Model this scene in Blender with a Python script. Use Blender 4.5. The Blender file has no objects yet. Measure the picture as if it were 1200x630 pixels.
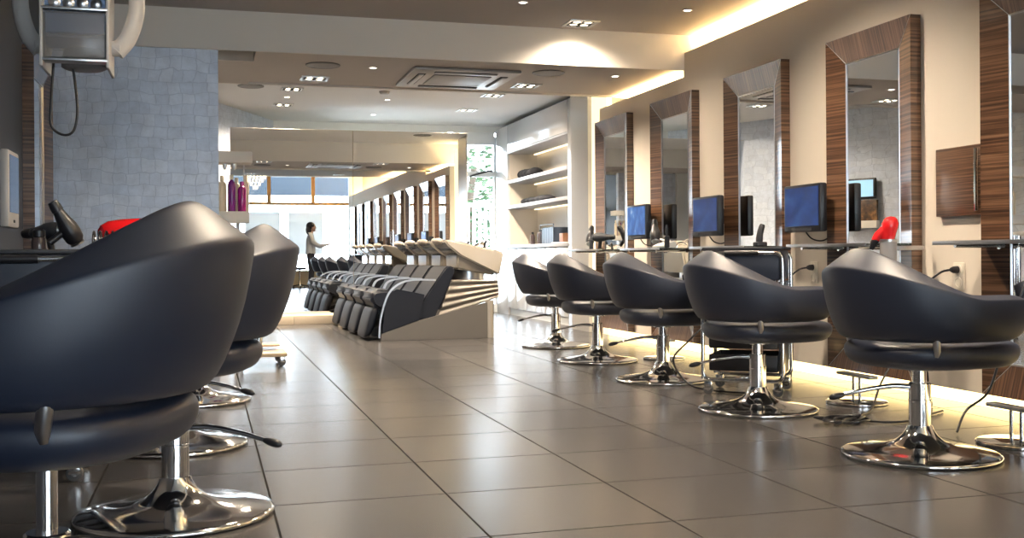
import bpy, bmesh, math, random
from mathutils import Vector, Matrix
random.seed(7)
PI = math.pi
R = math.radians
S = bpy.context.scene
COL = S.collection

# ---------------------------------------------------------------- materials
def mat(name, color=(.8, .8, .8), rough=.5, metal=0.0, coat=0.0, emis=None, estr=0.0, spec=None, build=None, trans=0.0):
    m = bpy.data.materials.new(name); m.use_nodes = True
    b = m.node_tree.nodes['Principled BSDF']
    b.inputs['Base Color'].default_value = (*color, 1)
    b.inputs['Roughness'].default_value = rough
    b.inputs['Metallic'].default_value = metal
    b.inputs['Coat Weight'].default_value = coat
    b.inputs['Coat Roughness'].default_value = .12
    if spec is not None: b.inputs['Specular IOR Level'].default_value = spec
    if trans: b.inputs['Transmission Weight'].default_value = trans
    if emis:
        b.inputs['Emission Color'].default_value = (*emis, 1); b.inputs['Emission Strength'].default_value = estr
    if build: build(m.node_tree, b)
    return m

def texco(nt, scale=(1, 1, 1), loc=(0, 0, 0), rot=(0, 0, 0)):
    t = nt.nodes.new('ShaderNodeTexCoord'); mp = nt.nodes.new('ShaderNodeMapping')
    mp.inputs['Scale'].default_value = scale; mp.inputs['Location'].default_value = loc; mp.inputs['Rotation'].default_value = rot
    nt.links.new(t.outputs['Object'], mp.inputs['Vector'])
    return mp.outputs['Vector']

def noise(nt, vec, scale, detail=4, rough=.5):
    n = nt.nodes.new('ShaderNodeTexNoise'); n.inputs['Scale'].default_value = scale
    n.inputs['Detail'].default_value = detail; n.inputs['Roughness'].default_value = rough
    if vec is not None: nt.links.new(vec, n.inputs['Vector'])
    return n.outputs['Fac']

def ramp(nt, fac, stops):
    r = nt.nodes.new('ShaderNodeValToRGB'); e = r.color_ramp.elements
    while len(e) < len(stops): e.new(.5)
    for x, (p, c) in zip(e, stops): x.position = p; x.color = (*c, 1)
    nt.links.new(fac, r.inputs['Fac']); return r.outputs['Color']

def bump(nt, b, h, strength=.2, dist=.01):
    n = nt.nodes.new('ShaderNodeBump'); n.inputs['Strength'].default_value = strength; n.inputs['Distance'].default_value = dist
    nt.links.new(h, n.inputs['Height']); nt.links.new(n.outputs['Normal'], b.inputs['Normal'])

def wood_build(sc):
    def f(nt, b):
        v = texco(nt, sc)
        n = noise(nt, v, 1.0, 5, .6)
        c = ramp(nt, n, [(.30, (.022, .010, .006)), (.45, (.085, .040, .021)), (.56, (.17, .085, .045)), (.72, (.24, .135, .075))])
        nt.links.new(c, b.inputs['Base Color'])
    return f

def floor_build(nt, b):
    v = texco(nt, loc=(-.2107, -.0801, 0))
    br = nt.nodes.new('ShaderNodeTexBrick'); br.offset = 0; br.squash = 1
    br.inputs['Scale'].default_value = 1; br.inputs['Mortar Size'].default_value = .0042; br.inputs['Mortar Smooth'].default_value = .1
    br.inputs['Brick Width'].default_value = .6; br.inputs['Row Height'].default_value = .6
    br.inputs['Color1'].default_value = (.046, .044, .045, 1); br.inputs['Color2'].default_value = (.072, .068, .067, 1)
    br.inputs['Mortar'].default_value = (.020, .019, .019, 1)
    nt.links.new(v, br.inputs['Vector'])
    n = noise(nt, texco(nt), 1.6, 5, .55)
    c = ramp(nt, n, [(.3, (.84, .84, .86)), (.7, (1.14, 1.12, 1.08))])
    mx = nt.nodes.new('ShaderNodeMix'); mx.data_type = 'RGBA'; mx.blend_type = 'MULTIPLY'; mx.inputs[0].default_value = 1
    nt.links.new(br.outputs['Color'], mx.inputs[6]); nt.links.new(c, mx.inputs[7])
    nt.links.new(mx.outputs[2], b.inputs['Base Color'])
    mr = nt.nodes.new('ShaderNodeMapRange'); mr.inputs[3].default_value = .235; mr.inputs[4].default_value = .85
    nt.links.new(br.outputs['Fac'], mr.inputs[0]); nt.links.new(mr.outputs[0], b.inputs['Roughness'])
    ms = nt.nodes.new('ShaderNodeMapRange'); ms.inputs[3].default_value = .5; ms.inputs[4].default_value = .05
    nt.links.new(br.outputs['Fac'], ms.inputs[0]); nt.links.new(ms.outputs[0], b.inputs['Specular IOR Level'])

def croc_build(nt, b):
    v0 = texco(nt)
    n = nt.nodes.new('ShaderNodeTexNoise'); n.inputs['Scale'].default_value = 4.2; n.inputs['Detail'].default_value = 3
    nt.links.new(v0, n.inputs['Vector'])
    vm = nt.nodes.new('ShaderNodeVectorMath'); vm.operation = 'MULTIPLY_ADD'
    vm.inputs[1].default_value = (.12, .12, .12)
    nt.links.new(n.outputs['Color'], vm.inputs[0]); nt.links.new(v0, vm.inputs[2])
    mp = nt.nodes.new('ShaderNodeMapping'); mp.inputs['Rotation'].default_value = (R(90), 0, 0)
    nt.links.new(vm.outputs[0], mp.inputs['Vector'])
    br = nt.nodes.new('ShaderNodeTexBrick'); br.offset = .06; br.squash = .85; br.squash_frequency = 3
    br.inputs['Brick Width'].default_value = .098; br.inputs['Row Height'].default_value = .086; br.inputs['Scale'].default_value = 1
    br.inputs['Mortar Size'].default_value = .004; br.inputs['Mortar Smooth'].default_value = .6
    br.inputs['Color1'].default_value = (.58, .65, .77, 1); br.inputs['Color2'].default_value = (.66, .72, .82, 1)
    br.inputs['Mortar'].default_value = (.51, .57, .68, 1)
    nt.links.new(mp.outputs[0], br.inputs['Vector'])
    g = noise(nt, texco(nt, (1, 1, 1)), 9, 5, .7)
    c = ramp(nt, g, [(.3, (.85, .85, .86)), (.7, (1.12, 1.12, 1.12))])
    mx = nt.nodes.new('ShaderNodeMix'); mx.data_type = 'RGBA'; mx.blend_type = 'MULTIPLY'; mx.inputs[0].default_value = 1
    nt.links.new(br.outputs['Color'], mx.inputs[6]); nt.links.new(c, mx.inputs[7])
    nt.links.new(mx.outputs[2], b.inputs['Base Color'])
    inv = nt.nodes.new('ShaderNodeMath'); inv.operation = 'SUBTRACT'; inv.inputs[0].default_value = 1
    nt.links.new(br.outputs['Fac'], inv.inputs[1]); bump(nt, b, inv.outputs[0], .28, .006)

def leather_build(nt, b):
    n = noise(nt, texco(nt), 260, 2, .5); bump(nt, b, n, .05, .002)

def paint_build(nt, b):
    n = noise(nt, texco(nt), 120, 3, .6); bump(nt, b, n, .04, .002)

def leaf_build(nt, b):
    n = noise(nt, texco(nt), 1.7, 3)
    c = ramp(nt, n, [(.3, (.012, .032, .012)), (.5, (.04, .085, .032)), (.7, (.10, .16, .07))])
    nt.links.new(c, b.inputs['Base Color'])

def screen_build(nt, b):
    v = texco(nt, (1, 6, 9))
    n = noise(nt, v, 1.2, 2)
    c = ramp(nt, n, [(.3, (.01, .035, .16)), (.55, (.02, .07, .30)), (.75, (.05, .15, .42))])
    nt.links.new(c, b.inputs['Emission Color'])

def dolphin_build(nt, b):
    v = texco(nt, (1, 9, 5))
    n = noise(nt, v, 1.6, 3)
    c = ramp(nt, n, [(.3, (.01, .05, .20)), (.5, (.02, .12, .42)), (.66, (.10, .25, .55)), (.74, (.7, .85, .95))])
    nt.links.new(c, b.inputs['Emission Color'])

def painting_build(nt, b):
    n = noise(nt, texco(nt, (5, 5, 5)), 1.5, 5, .65)
    c = ramp(nt, n, [(.35, (.012, .008, .006)), (.5, (.07, .035, .015)), (.62, (.22, .11, .04)), (.75, (.42, .26, .12))])
    nt.links.new(c, b.inputs['Base Color'])

def pane_mat(name):
    m = bpy.data.materials.new(name); m.use_nodes = True; nt = m.node_tree
    for n in list(nt.nodes): nt.nodes.remove(n)
    o = nt.nodes.new('ShaderNodeOutputMaterial'); t = nt.nodes.new('ShaderNodeBsdfTransparent'); g = nt.nodes.new('ShaderNodeBsdfGlossy')
    g.inputs['Roughness'].default_value = .02; t.inputs['Color'].default_value = (.97, .98, .98, 1)
    f = nt.nodes.new('ShaderNodeFresnel'); f.inputs['IOR'].default_value = 1.45
    mx = nt.nodes.new('ShaderNodeMixShader')
    nt.links.new(f.outputs[0], mx.inputs[0]); nt.links.new(t.outputs[0], mx.inputs[1]); nt.links.new(g.outputs[0], mx.inputs[2])
    nt.links.new(mx.outputs[0], o.inputs['Surface']); return m

M = {}
M['floor'] = mat('polished stone tile', rough=.26, build=floor_build)
M['wall'] = mat('beige wall paint', (.74, .665, .57), .75, build=paint_build)
M['white'] = mat('white wall paint', (.82, .83, .83), .7)
M['ceil'] = mat('shaded ceiling paint', (.54, .50, .47), .8, build=paint_build)  # ceiling shade put into the colour, darker than the beam paint
M['ceilback'] = mat('pale ceiling paint', (.74, .74, .74), .8, build=paint_build)
M['beam'] = mat('cream beam paint', (.78, .74, .68), .75, build=paint_build)
M['croc'] = mat('silver embossed panel', rough=.38, metal=.15, build=croc_build)
M['darkwall'] = mat('dark slate paint', (.035, .04, .055), .5)
M['wood_h'] = mat('striped wood across', rough=.3, coat=1.0, build=wood_build((1.2, 1.2, 85)))
M['wood_v'] = mat('striped wood upright', rough=.3, coat=1.0, build=wood_build((1.2, 85, 1.2)))
M['paleWood'] = mat('pale maple', (.62, .46, .28), .4)
M['leather'] = mat('navy black leather', (.012, .017, .034), .46, spec=.65, build=leather_build)
M['leather_side'] = mat('black vinyl', (.007, .009, .016), .5, spec=.3, build=leather_build)
M['chrome'] = mat('chrome', (.80, .80, .80), .09, 1)
M['steel'] = mat('brushed steel', (.55, .55, .56), .3, 1)
M['satin'] = mat('satin champagne metal', (.40, .37, .33), .5, .5)
M['putty'] = mat('putty grey panel', (.115, .107, .098), .45)
M['ceramic'] = mat('cream ceramic', (.37, .33, .275), .14, coat=.4)
M['gel'] = mat('cream neck rest', (.55, .47, .38), .35)
M['mirror'] = mat('mirror', (.93, .94, .94), .004, 1)
M['black'] = mat('black plastic', (.012, .012, .015), .35)
M['blackmat'] = mat('matt black plastic', (.018, .02, .026), .55)
M['navy'] = mat('navy plastic', (.02, .026, .045), .45)
M['rubber'] = mat('grey rubber', (.09, .09, .09), .6)
M['red'] = mat('glossy red plastic', (.72, .012, .016), .18, coat=.4)
M['grey'] = mat('grey plastic', (.32, .31, .31), .45)
M['lgrey'] = mat('pale grey plastic', (.46, .44, .42), .42)
M['screen'] = mat('blue screen', (.01, .02, .05), .4, spec=.2, emis=(.05, .2, .6), estr=.22, build=screen_build)
M['seascreen'] = mat('sea screen', (.01, .02, .05), .4, spec=.2, emis=(.05, .2, .6), estr=.4, build=dolphin_build)
M['paleScreen'] = mat('pale blue screen', (.1, .2, .3), .2, emis=(.45, .72, .88), estr=.4)
M['dimScreen'] = mat('dim blue screen', (.03, .05, .09), .12, emis=(.05, .12, .24), estr=.15)
M['gloss'] = mat('white gloss lacquer', (.62, .63, .65), .14, coat=.3)
M['silverlac'] = mat('silver lacquer', (.50, .48, .46), .22, .35)
M['niche'] = mat('warm white laminate', (.72, .66, .58), .5)
M['shelfedge'] = mat('grey shelf laminate', (.36, .37, .40), .4)
M['warmglow'] = mat('warm lamp strip', (1, .9, .7), .5, emis=(1, .74, .38), estr=24)
M['shelfglow'] = mat('shelf lamp strip', (1, .9, .7), .5, emis=(1, .78, .46), estr=1.4)
M['cream glow'] = mat('backlit cream panel', (.9, .85, .7), .5, emis=(1, .84, .52), estr=.5)
M['kickglow'] = mat('floor lamp strip', (1, .9, .7), .5, emis=(1, .74, .32), estr=2.2)
M['bulb'] = mat('lit bulb', (1, .9, .75), .3, emis=(1, .80, .55), estr=12)
M['spot'] = mat('lit downlight lens', (1, .95, .85), .3, emis=(1, .88, .70), estr=6)
M['crystal'] = mat('lit crystal', (.9, .85, .75), .2, emis=(1, .86, .60), estr=.9)
M['silverdisc'] = mat('grey loudspeaker cloth', (.20, .195, .195), .6)
M['purple'] = mat('magenta bottle', (.32, .005, .18), .2, coat=.3)
M['violet'] = mat('violet bottle', (.20, .01, .22), .2, coat=.3)
M['creamBottle'] = mat('cream bottle', (.80, .68, .50), .3)
M['paper'] = mat('white paper', (.85, .85, .84), .6)
M['frost'] = mat('white translucent film', (.80, .80, .78), .6, trans=.35)
M['tan'] = mat('tan window wood', (.78, .42, .13), .45)
M['sill'] = mat('beige plinth', (.60, .50, .37), .55)
M['glass'] = pane_mat('window glass')
M['shelfglass'] = mat('green tinted glass', (.30, .36, .35), .04, trans=.75, spec=.6)
M['hoodmetal'] = mat('blue grey metal', (.20, .26, .38), .28, .8)
M['visor'] = mat('smoky clear plastic', (.26, .25, .245), .22); M['visor'].node_tree.nodes['Principled BSDF'].inputs['Alpha'].default_value = .5
M['cloth'] = mat('black towelling', (.015, .016, .022), .85)
M['hair'] = mat('dark brown hair', (.018, .012, .010), .5)
M['skin'] = mat('skin', (.60, .36, .25), .5)
M['shirt'] = mat('pale grey shirt', (.66, .68, .72), .8)
M['trouser'] = mat('dark trousers', (.02, .022, .03), .8)
M['leaf'] = mat('leaf', rough=.5, build=leaf_build)
M['bark'] = mat('bark', (.10, .07, .05), .8)
M['picket'] = mat('white picket paint', (.86, .88, .90), .5)
M['pave'] = mat('pale paving', (.55, .55, .53), .8)
M['awning'] = mat('slate blue canvas', (.022, .034, .050), .8)
M['folder'] = mat('slate folder', (.05, .075, .12), .4)
M['painting'] = mat('brown picture', rough=.4, build=painting_build)
M['brownbox'] = mat('brown card', (.22, .10, .05), .5)
M['amber'] = mat('brown glass bottle', (.07, .05, .05), .15)
M['ac'] = mat('pale grey enamel', (.44, .42, .40), .35, .2)
M['socket'] = mat('cream socket plastic', (.76, .70, .60), .4)
M['shadowgap'] = mat('dark slot', (.02, .02, .02), .7)

# ---------------------------------------------------------------- mesh helpers
def bx(bm, x0, x1, y0, y1, z0, z1, bev=0.0, seg=2):
    r = bmesh.ops.create_cube(bm, size=1)
    vs = r['verts']
    for v in vs:
        v.co = Vector((x0 + (v.co.x + .5) * (x1 - x0), y0 + (v.co.y + .5) * (y1 - y0), z0 + (v.co.z + .5) * (z1 - z0)))
    if bev:
        es = list({e for v in vs for e in v.link_edges})
        bmesh.ops.bevel(bm, geom=es, offset=bev, segments=seg, affect='EDGES', profile=.5, clamp_overlap=True)
    return bm

def box(x0, x1, y0, y1, z0, z1, bev=0.0, seg=2):
    return bx(bmesh.new(), x0, x1, y0, y1, z0, z1, bev, seg)

def lathe(bm, prof, seg=32, c=(0, 0, 0), mtx=None):
    rings = []
    c = Vector(c)
    for r, z in prof:
        if r < 1e-5:
            p = Vector((0, 0, z)); p = mtx @ p if mtx else p
            rings.append([bm.verts.new(p + c)])
        else:
            ring = []
            for i in range(seg):
                a = 2 * PI * i / seg
                p = Vector((r * math.cos(a), r * math.sin(a), z)); p = mtx @ p if mtx else p
                ring.append(bm.verts.new(p + c))
            rings.append(ring)
    for a, b in zip(rings, rings[1:]):
        if len(a) == 1 and len(b) == 1: continue
        for i in range(seg):
            j = (i + 1) % seg
            if len(a) == 1: bm.faces.new((a[0], b[i], b[j]))
            elif len(b) == 1: bm.faces.new((a[i], a[j], b[0]))
            else: bm.faces.new((a[i], a[j], b[j], b[i]))
    return bm

def cyl(bm, r, z0, z1, c=(0, 0, 0), seg=24, bev=.0, mtx=None):
    b = min(bev, r * .9, abs(z1 - z0) * .45)
    p = [(0, z0), (r - b, z0), (r, z0 + b), (r, z1 - b), (r - b, z1), (0, z1)] if b else [(0, z0), (r, z0), (r, z1), (0, z1)]
    return lathe(bm, p, seg, c, mtx)

def smooth_path(pts, n=8):
    pts = [Vector(p) for p in pts]; out = []
    for i in range(len(pts) - 1):
        p0 = pts[max(i - 1, 0)]; p1 = pts[i]; p2 = pts[i + 1]; p3 = pts[min(i + 2, len(pts) - 1)]
        for k in range(n):
            t = k / n
            out.append(.5 * ((2 * p1) + (-p0 + p2) * t + (2 * p0 - 5 * p1 + 4 * p2 - p3) * t * t + (-p0 + 3 * p1 - 3 * p2 + p3) * t ** 3))
    out.append(pts[-1]); return out

def tube(bm, pts, r, seg=10, closed=False, flat=None, rads=None):
    pts = [Vector(p) for p in pts]; n = len(pts); rings = []
    up = Vector((0, 0, 1)); prev = None
    for i, p in enumerate(pts):
        if closed: t = pts[(i + 1) % n] - pts[i - 1]
        else: t = pts[min(i + 1, n - 1)] - pts[max(i - 1, 0)]
        t.normalize()
        if prev is None:
            a = up if abs(t.dot(up)) < .95 else Vector((1, 0, 0))
            u = t.cross(a).normalized()
        else:
            u = (prev - t * prev.dot(t)).normalized()
        prev = u; w = t.cross(u)
        rr = rads[i] if rads else r
        f = flat if flat else 1
        rings.append([bm.verts.new(p + u * math.cos(2 * PI * k / seg) * rr + w * math.sin(2 * PI * k / seg) * rr * f) for k in range(seg)])
    m = n if closed else n - 1
    for i in range(m):
        a, b = rings[i], rings[(i + 1) % n]
        for k in range(seg):
            bm.faces.new((a[k], a[(k + 1) % seg], b[(k + 1) % seg], b[k]))
    if not closed:
        bm.faces.new(rings[0][::-1]); bm.faces.new(rings[-1])
    return bm

def rounded(pts, r, n=5):
    """polyline with rounded corners"""
    pts = [Vector(p) for p in pts]; out = [pts[0]]
    for i in range(1, len(pts) - 1):
        a = (pts[i - 1] - pts[i]); b = (pts[i + 1] - pts[i])
        d = min(r, a.length * .45, b.length * .45)
        p0 = pts[i] + a.normalized() * d; p2 = pts[i] + b.normalized() * d
        for k in range(n + 1):
            t = k / n
            out.append(p0 * (1 - t) ** 2 + pts[i] * 2 * t * (1 - t) + p2 * t * t)
    out.append(pts[-1]); return out

def prism(bm, poly, y0, y1, bev=0.0, seg=2, axis='y'):
    """poly given as (x,z) pairs, extruded along y (or axis z: poly (x,y); axis x: poly (y,z))"""
    def P(a, b, t):
        return (a, t, b) if axis == 'y' else ((a, b, t) if axis == 'z' else (t, a, b))
    v0 = [bm.verts.new(P(a, b, y0)) for a, b in poly]; v1 = [bm.verts.new(P(a, b, y1)) for a, b in poly]
    n = len(poly)
    fs = [bm.faces.new(v0[::-1]), bm.faces.new(v1)]
    for i in range(n): fs.append(bm.faces.new((v0[i], v0[(i + 1) % n], v1[(i + 1) % n], v1[i])))
    bmesh.ops.recalc_face_normals(bm, faces=fs)
    if bev:
        es = list({e for f in fs for e in f.edges})
        bmesh.ops.bevel(bm, geom=es, offset=bev, segments=seg, affect='EDGES', clamp_overlap=True)
    return bm

def ellipsoid(bm, c, rx, ry, rz, u=20, v=12, mtx=None):
    m = Matrix.Translation(Vector(c)) @ (mtx.to_4x4() if mtx else Matrix()) @ Matrix.Diagonal((rx, ry, rz, 1))
    bmesh.ops.create_uvsphere(bm, u_segments=u, v_segments=v, radius=1, matrix=m); return bm

def xf(bm, mtx):
    bmesh.ops.transform(bm, matrix=mtx, verts=bm.verts); return bm

def obj(name, bm, material, parent=None, angle=40, sub=0, loc=None):
    bmesh.ops.recalc_face_normals(bm, faces=bm.faces)
    me = bpy.data.meshes.new(name); bm.to_mesh(me); bm.free()
    for p in me.polygons: p.use_smooth = True
    if angle is not None: me.set_sharp_from_angle(angle=R(angle))
    o = bpy.data.objects.new(name, me); COL.objects.link(o)
    if material: me.materials.append(M[material] if isinstance(material, str) else material)
    if parent: o.parent = parent
    if loc: o.location = loc
    if sub:
        md = o.modifiers.new('sub', 'SUBSURF'); md.levels = sub; md.render_levels = sub
    return o

def thing(name, label, cat, loc=(0, 0, 0), rz=0, group=None):
    o = bpy.data.objects.new(name, None); COL.objects.link(o); o.empty_display_size = .1
    o.location = loc; o.rotation_euler = (0, 0, rz); o['label'] = label; o['category'] = cat
    if group: o['group'] = group
    return o

def tag(o, label, cat, group=None, kind=None):
    o['label'] = label; o['category'] = cat
    if group: o['group'] = group
    if kind: o['kind'] = kind
    return o

def struct(name, bm, material, parent=None, label=None):
    o = obj(name, bm, material, parent)
    if not parent: o['kind'] = 'structure'
    if label: o['label'] = label
    return o

def dup(root, loc, rz=None, label=None, group=None):
    r = root.copy(); COL.objects.link(r); r.location = loc
    if rz is not None: r.rotation_euler = (0, 0, rz)
    if label: r['label'] = label
    if group: r['group'] = group
    for ch in [o for o in root.children]:
        c = ch.copy(); COL.objects.link(c); c.parent = r
        for g in [o for o in ch.children]:
            d = g.copy(); COL.objects.link(d); d.parent = c
    return r

def light(name, kind, loc, energy, color, label, rot=(0, 0, 0), **kw):
    d = bpy.data.lights.new(name, kind); d.energy = energy; d.color = color
    for k, v in kw.items(): setattr(d, k, v)
    o = bpy.data.objects.new(name, d); COL.objects.link(o); o.location = loc; o.rotation_euler = rot
    return o

# ---------------------------------------------------------------- setting
WX = 3.98          # front face of right wall panelling
HC = 2.73          # high ceiling near the camera
LC = 2.455         # lowered soffit
BC = 2.77          # ceiling over the wash area
YB = 8.42          # cream beam face
YS = 10.06         # back edge of soffit
YW = 15.35         # rear window wall
YM = 14.03         # big mirror
YF = -2.85         # shop front
XR = 4.40          # structural wall behind the right panelling

def build_setting():
    struct('floor', box(-2.6, 5.0, YF - .2, YW + .1, -.12, 0), 'floor')
    struct('ceiling', box(-1.3, XR + .6, 2.9, YB + .02, HC, HC + .12), 'ceil')
    struct('ceiling_soffit', box(.39, XR, YB, YS, LC, BC), 'ceil')
    struct('ceiling_soffit_side', box(-2.3, .385, 8.92, YS, LC - .02, BC), 'ceil')
    struct('ceiling_back', box(-2.6, 5.0, YB + .02, YW + .2, BC, BC + .12), 'ceilback')
    struct('trim_beam', box(-1.3, XR + .6, YB - .02, YB, LC - .03, HC), 'beam')
    struct('trim_soffit_face', box(-2.3, XR + .2, YS, YS + .02, LC - .02, BC), 'beam')
    struct('trim_soffit_end', box(-2.0, .385, 8.90, 8.92, LC - .02, BC), 'beam')
    struct('ceiling_front', box(-1.3, XR + .6, YF - .2, 2.9, 3.6, 3.72), 'white')
    struct('trim_ceiling_step', box(-1.3, XR + .6, 2.86, 2.9, HC, 3.6), 'white')
    # right side: outer wall, panelling in front of it with a lit gap above and below
    struct('wall_right_outer', box(XR, XR + .15, YF - .2, 10.95, 0, 3.6), 'beam')
    bm = box(WX, WX + .10, YF, YB, .085, 2.577)
    bx(bm, WX, WX + .10, YB, 10.46, .085, 2.372)
    struct('wall_right', bm, 'wall')
    struct('trim_cove_ledge', box(WX + .10, XR, YF, 10.46, 2.20, 2.24), 'beam')
    struct('baseboard_right', box(WX + .12, XR, YF, 10.46, 0, .12), 'sill')
    struct('wall_right_pilaster', box(4.02, XR + .3, 10.93, 11.50, 0, BC), 'silverlac')
    struct('wall_right_back', box(4.62, 4.75, 10.9, YW + .1, 0, BC), 'white')
    # left side
    struct('wall_left', box(-1.25, -1.12, YF - .2, YB + .1, 0, 3.6), 'darkwall')
    struct('wall_blue_panel', box(-1.12, .10, YB, YB + .12, 0, LC), 'croc')
    bm = bmesh.new()
    prism(bm, [(-2.52, 8.0), (1.0, 15.5), (.9, 15.55), (-2.62, 8.05)], 0, BC, axis='z')
    struct('wall_left_back', bm, 'croc')
    struct('wall_left_return', box(-2.5, -1.12, YB + .12, YB + .2, 0, BC), 'white')
    # shop front: low sill wall, upper wall, end bits
    bm = box(-1.3, XR + .6, YF - .15, YF, 0, .46)
    bx(bm, -1.3, XR + .6, YF - .15, YF, 3.14, 3.6)
    bx(bm, -1.3, -.2, YF - .15, YF, .46, 3.14); bx(bm, 4.0, XR + .6, YF - .15, YF, .46, 3.14)
    struct('wall_front', bm, 'white')
    struct('baseboard_front', box(-1.12, 4.0, YF, YF + .05, 0, .46), 'sill')
    fr = box(-.2, 4.0, YF - .10, YF - .03, 2.33, 2.41)
    for x in (.5, 1.74, 2.98):
        bx(fr, x - .05, x + .05, YF - .10, YF - .03, 2.41, 3.14)
    w = struct('window_1', fr, 'tan')
    struct('window_pane', box(-.2, 4.0, YF - .075, YF - .068, .46, 3.14), 'glass', w)
    # rear glazed wall
    bm = bmesh.new()
    bx(bm, .8, 1.62, YW, YW + .14, 0, 2.68)
    bx(bm, .8, 4.65, YW, YW + .14, 2.68, BC)
    bx(bm, 4.30, 4.65, YW, YW + .14, 0, 2.68)
    struct('wall_back', bm, 'white')
    fr = box(1.62, 1.70, YW + .02, YW + .10, 0, 2.68); bx(fr, 3.24, 3.46, YW + .02, YW + .10, 0, 2.68)
    bx(fr, 1.70, 3.24, YW + .02, YW + .10, 2.62, 2.68); bx(fr, 1.70, 3.24, YW + .02, YW + .10, 0, .10)
    bx(fr, 1.70, 3.24, YW + .02, YW + .10, 2.46, 2.50)
    w = struct('window_2', fr, 'picket')
    struct('window_pane', box(1.70, 3.24, YW + .055, YW + .062, .10, 2.62), 'glass', w)
    fr = box(3.46, 3.53, YW + .01, YW + .09, 0, 2.62); bx(fr, 4.16, 4.30, YW + .01, YW + .09, 0, 2.62)
    bx(fr, 3.53, 4.16, YW + .01, YW + .09, 2.50, 2.68); bx(fr, 3.53, 4.16, YW + .01, YW + .09, 0, .12)
    bx(fr, 3.53, 4.16, YW + .01, YW + .09, 2.02, 2.10)
    d = struct('door_1', fr, 'picket')
    struct('door_pane', box(3.53, 4.16, YW + .045, YW + .052, .12, 2.5), 'glass', d)
    bm = bmesh.new(); tube(bm, [(3.78, YW - .01, 2.02), (3.80, YW - .06, 2.03), (4.05, YW - .07, 2.10), (4.12, YW - .01, 2.10)], .014, 8)
    struct('door_closer', bm, 'black', d)
    # outside
    struct('ground_outside', box(-14, 16, YF - 22, YF - .2, -.16, -.04), 'pave')
    struct('ground_garden', box(-6, 12, YW + .1, 24, -.16, -.04), 'pave')

build_setting()

# lit strips ------------------------------------------------------
o = tag(obj('cove_lamp_strip', box(4.16, 4.30, YF + .1, YB - .05, 2.245, 2.262), 'warmglow'),
        'warm lamp strip hidden in the ceiling cove along the near right wall', 'lamp strip')
o = tag(obj('cove_lamp_strip', box(4.16, 4.30, YB + .05, 10.40, 2.245, 2.262), 'warmglow'),
        'shorter warm lamp strip in the cove beyond the cream beam', 'lamp strip')
o = tag(obj('floor_lamp_strip', box(WX + .085, WX + .118, YF + .1, 10.44, .002, .083), 'kickglow'),
        'yellow glowing lamp strip at the foot of the right wall', 'lamp strip')
o = tag(obj('light_panel', box(4.06, 4.12, 10.465, 10.925, .002, 2.64, .004), 'cream glow'),
        'tall glowing cream light panel between wall mirror and silver column', 'light panel')

# ---------------------------------------------------------------- salon chairs
def shell_mesh(dz):
    """padded wrap-round back and arms: back towards -x, arms forwards to +x"""
    bm = bmesh.new()
    def plan(s, a, b, fwd):
        # s in [-1,1]; the middle 70% is the half ellipse of the back
        k = .70
        if abs(s) <= k:
            ph = s / k * PI / 2
            return Vector((-a * math.cos(ph), b * math.sin(ph), 0)), Vector((-b * math.cos(ph), a * math.sin(ph), 0)).normalized(), ph
        t = (abs(s) - k) / (1 - k); sg = 1 if s > 0 else -1
        return Vector((fwd * t, sg * (b - .035 * t * t), 0)), Vector((.05, sg, 0)).normalized(), sg * PI / 2
    N = 34; rings = []
    for i in range(N + 1):
        s = -1 + 2 * i / N
        pt, nt_, ph = plan(s, .408, .350, .30)
        pb, nb_, _ = plan(s, .315, .325, .27)
        f = math.cos(ph) ** 2 if abs(s) <= .70 else 0
        f = f ** .6
        zt = .672 + .19 * f + dz; zb = .488 + dz
        endk = 1.0
        if abs(s) > .9: endk = math.sqrt(max(0, 1 - ((abs(s) - .9) / .1) ** 2)) * .75 + .25
        tt = (.066 + .052 * f) * endk; tb = .062 * endk
        zm = (zt + zb) / 2; hz = (zt - zb) / 2 * (.55 + .45 * endk)
        zt, zb = zm + hz, zm - hz
        ring = []
        # outer side from bottom to top, over the rim, inner side down
        prof = []
        drop = (.018 + .060 * f) * endk; zo = zt - drop
        for t in (0.0, .06, .3, .6, .93, .995):
            bulge = .018 * math.sin(PI * t)
            p = pb.lerp(pt, t) + nt_ * bulge
            prof.append(p + Vector((0, 0, zb + (zo - zb) * t)))
        prof[0] -= nt_ * .016
        for o_, h_ in ((.045, .07), (.14, .18), (.45, .56), (.80, .93), (.92, 1.0), (.995, .90)):
            p = pt - nt_ * o_ * tt; prof.append(p + Vector((0, 0, zo + drop * h_)))
        for t in (.86, .55, .25, .05):
            th = tb + (tt - tb) * t
            p = pb.lerp(pt, t) - nt_ * th
            prof.append(p + Vector((0, 0, zb + (zt - zb) * t)))
        p = pb - nt_ * (tb - .016); prof.append(p + Vector((0, 0, zb)))
        rings.append([bm.verts.new(q) for q in prof])
    n = len(rings[0])
    for a, b in zip(rings, rings[1:]):
        for k in range(n): bm.faces.new((a[k], a[(k + 1) % n], b[(k + 1) % n], b[k]))
    bm.faces.new(rings[0][::-1]); bm.faces.new(rings[-1])
    return bm

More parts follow.
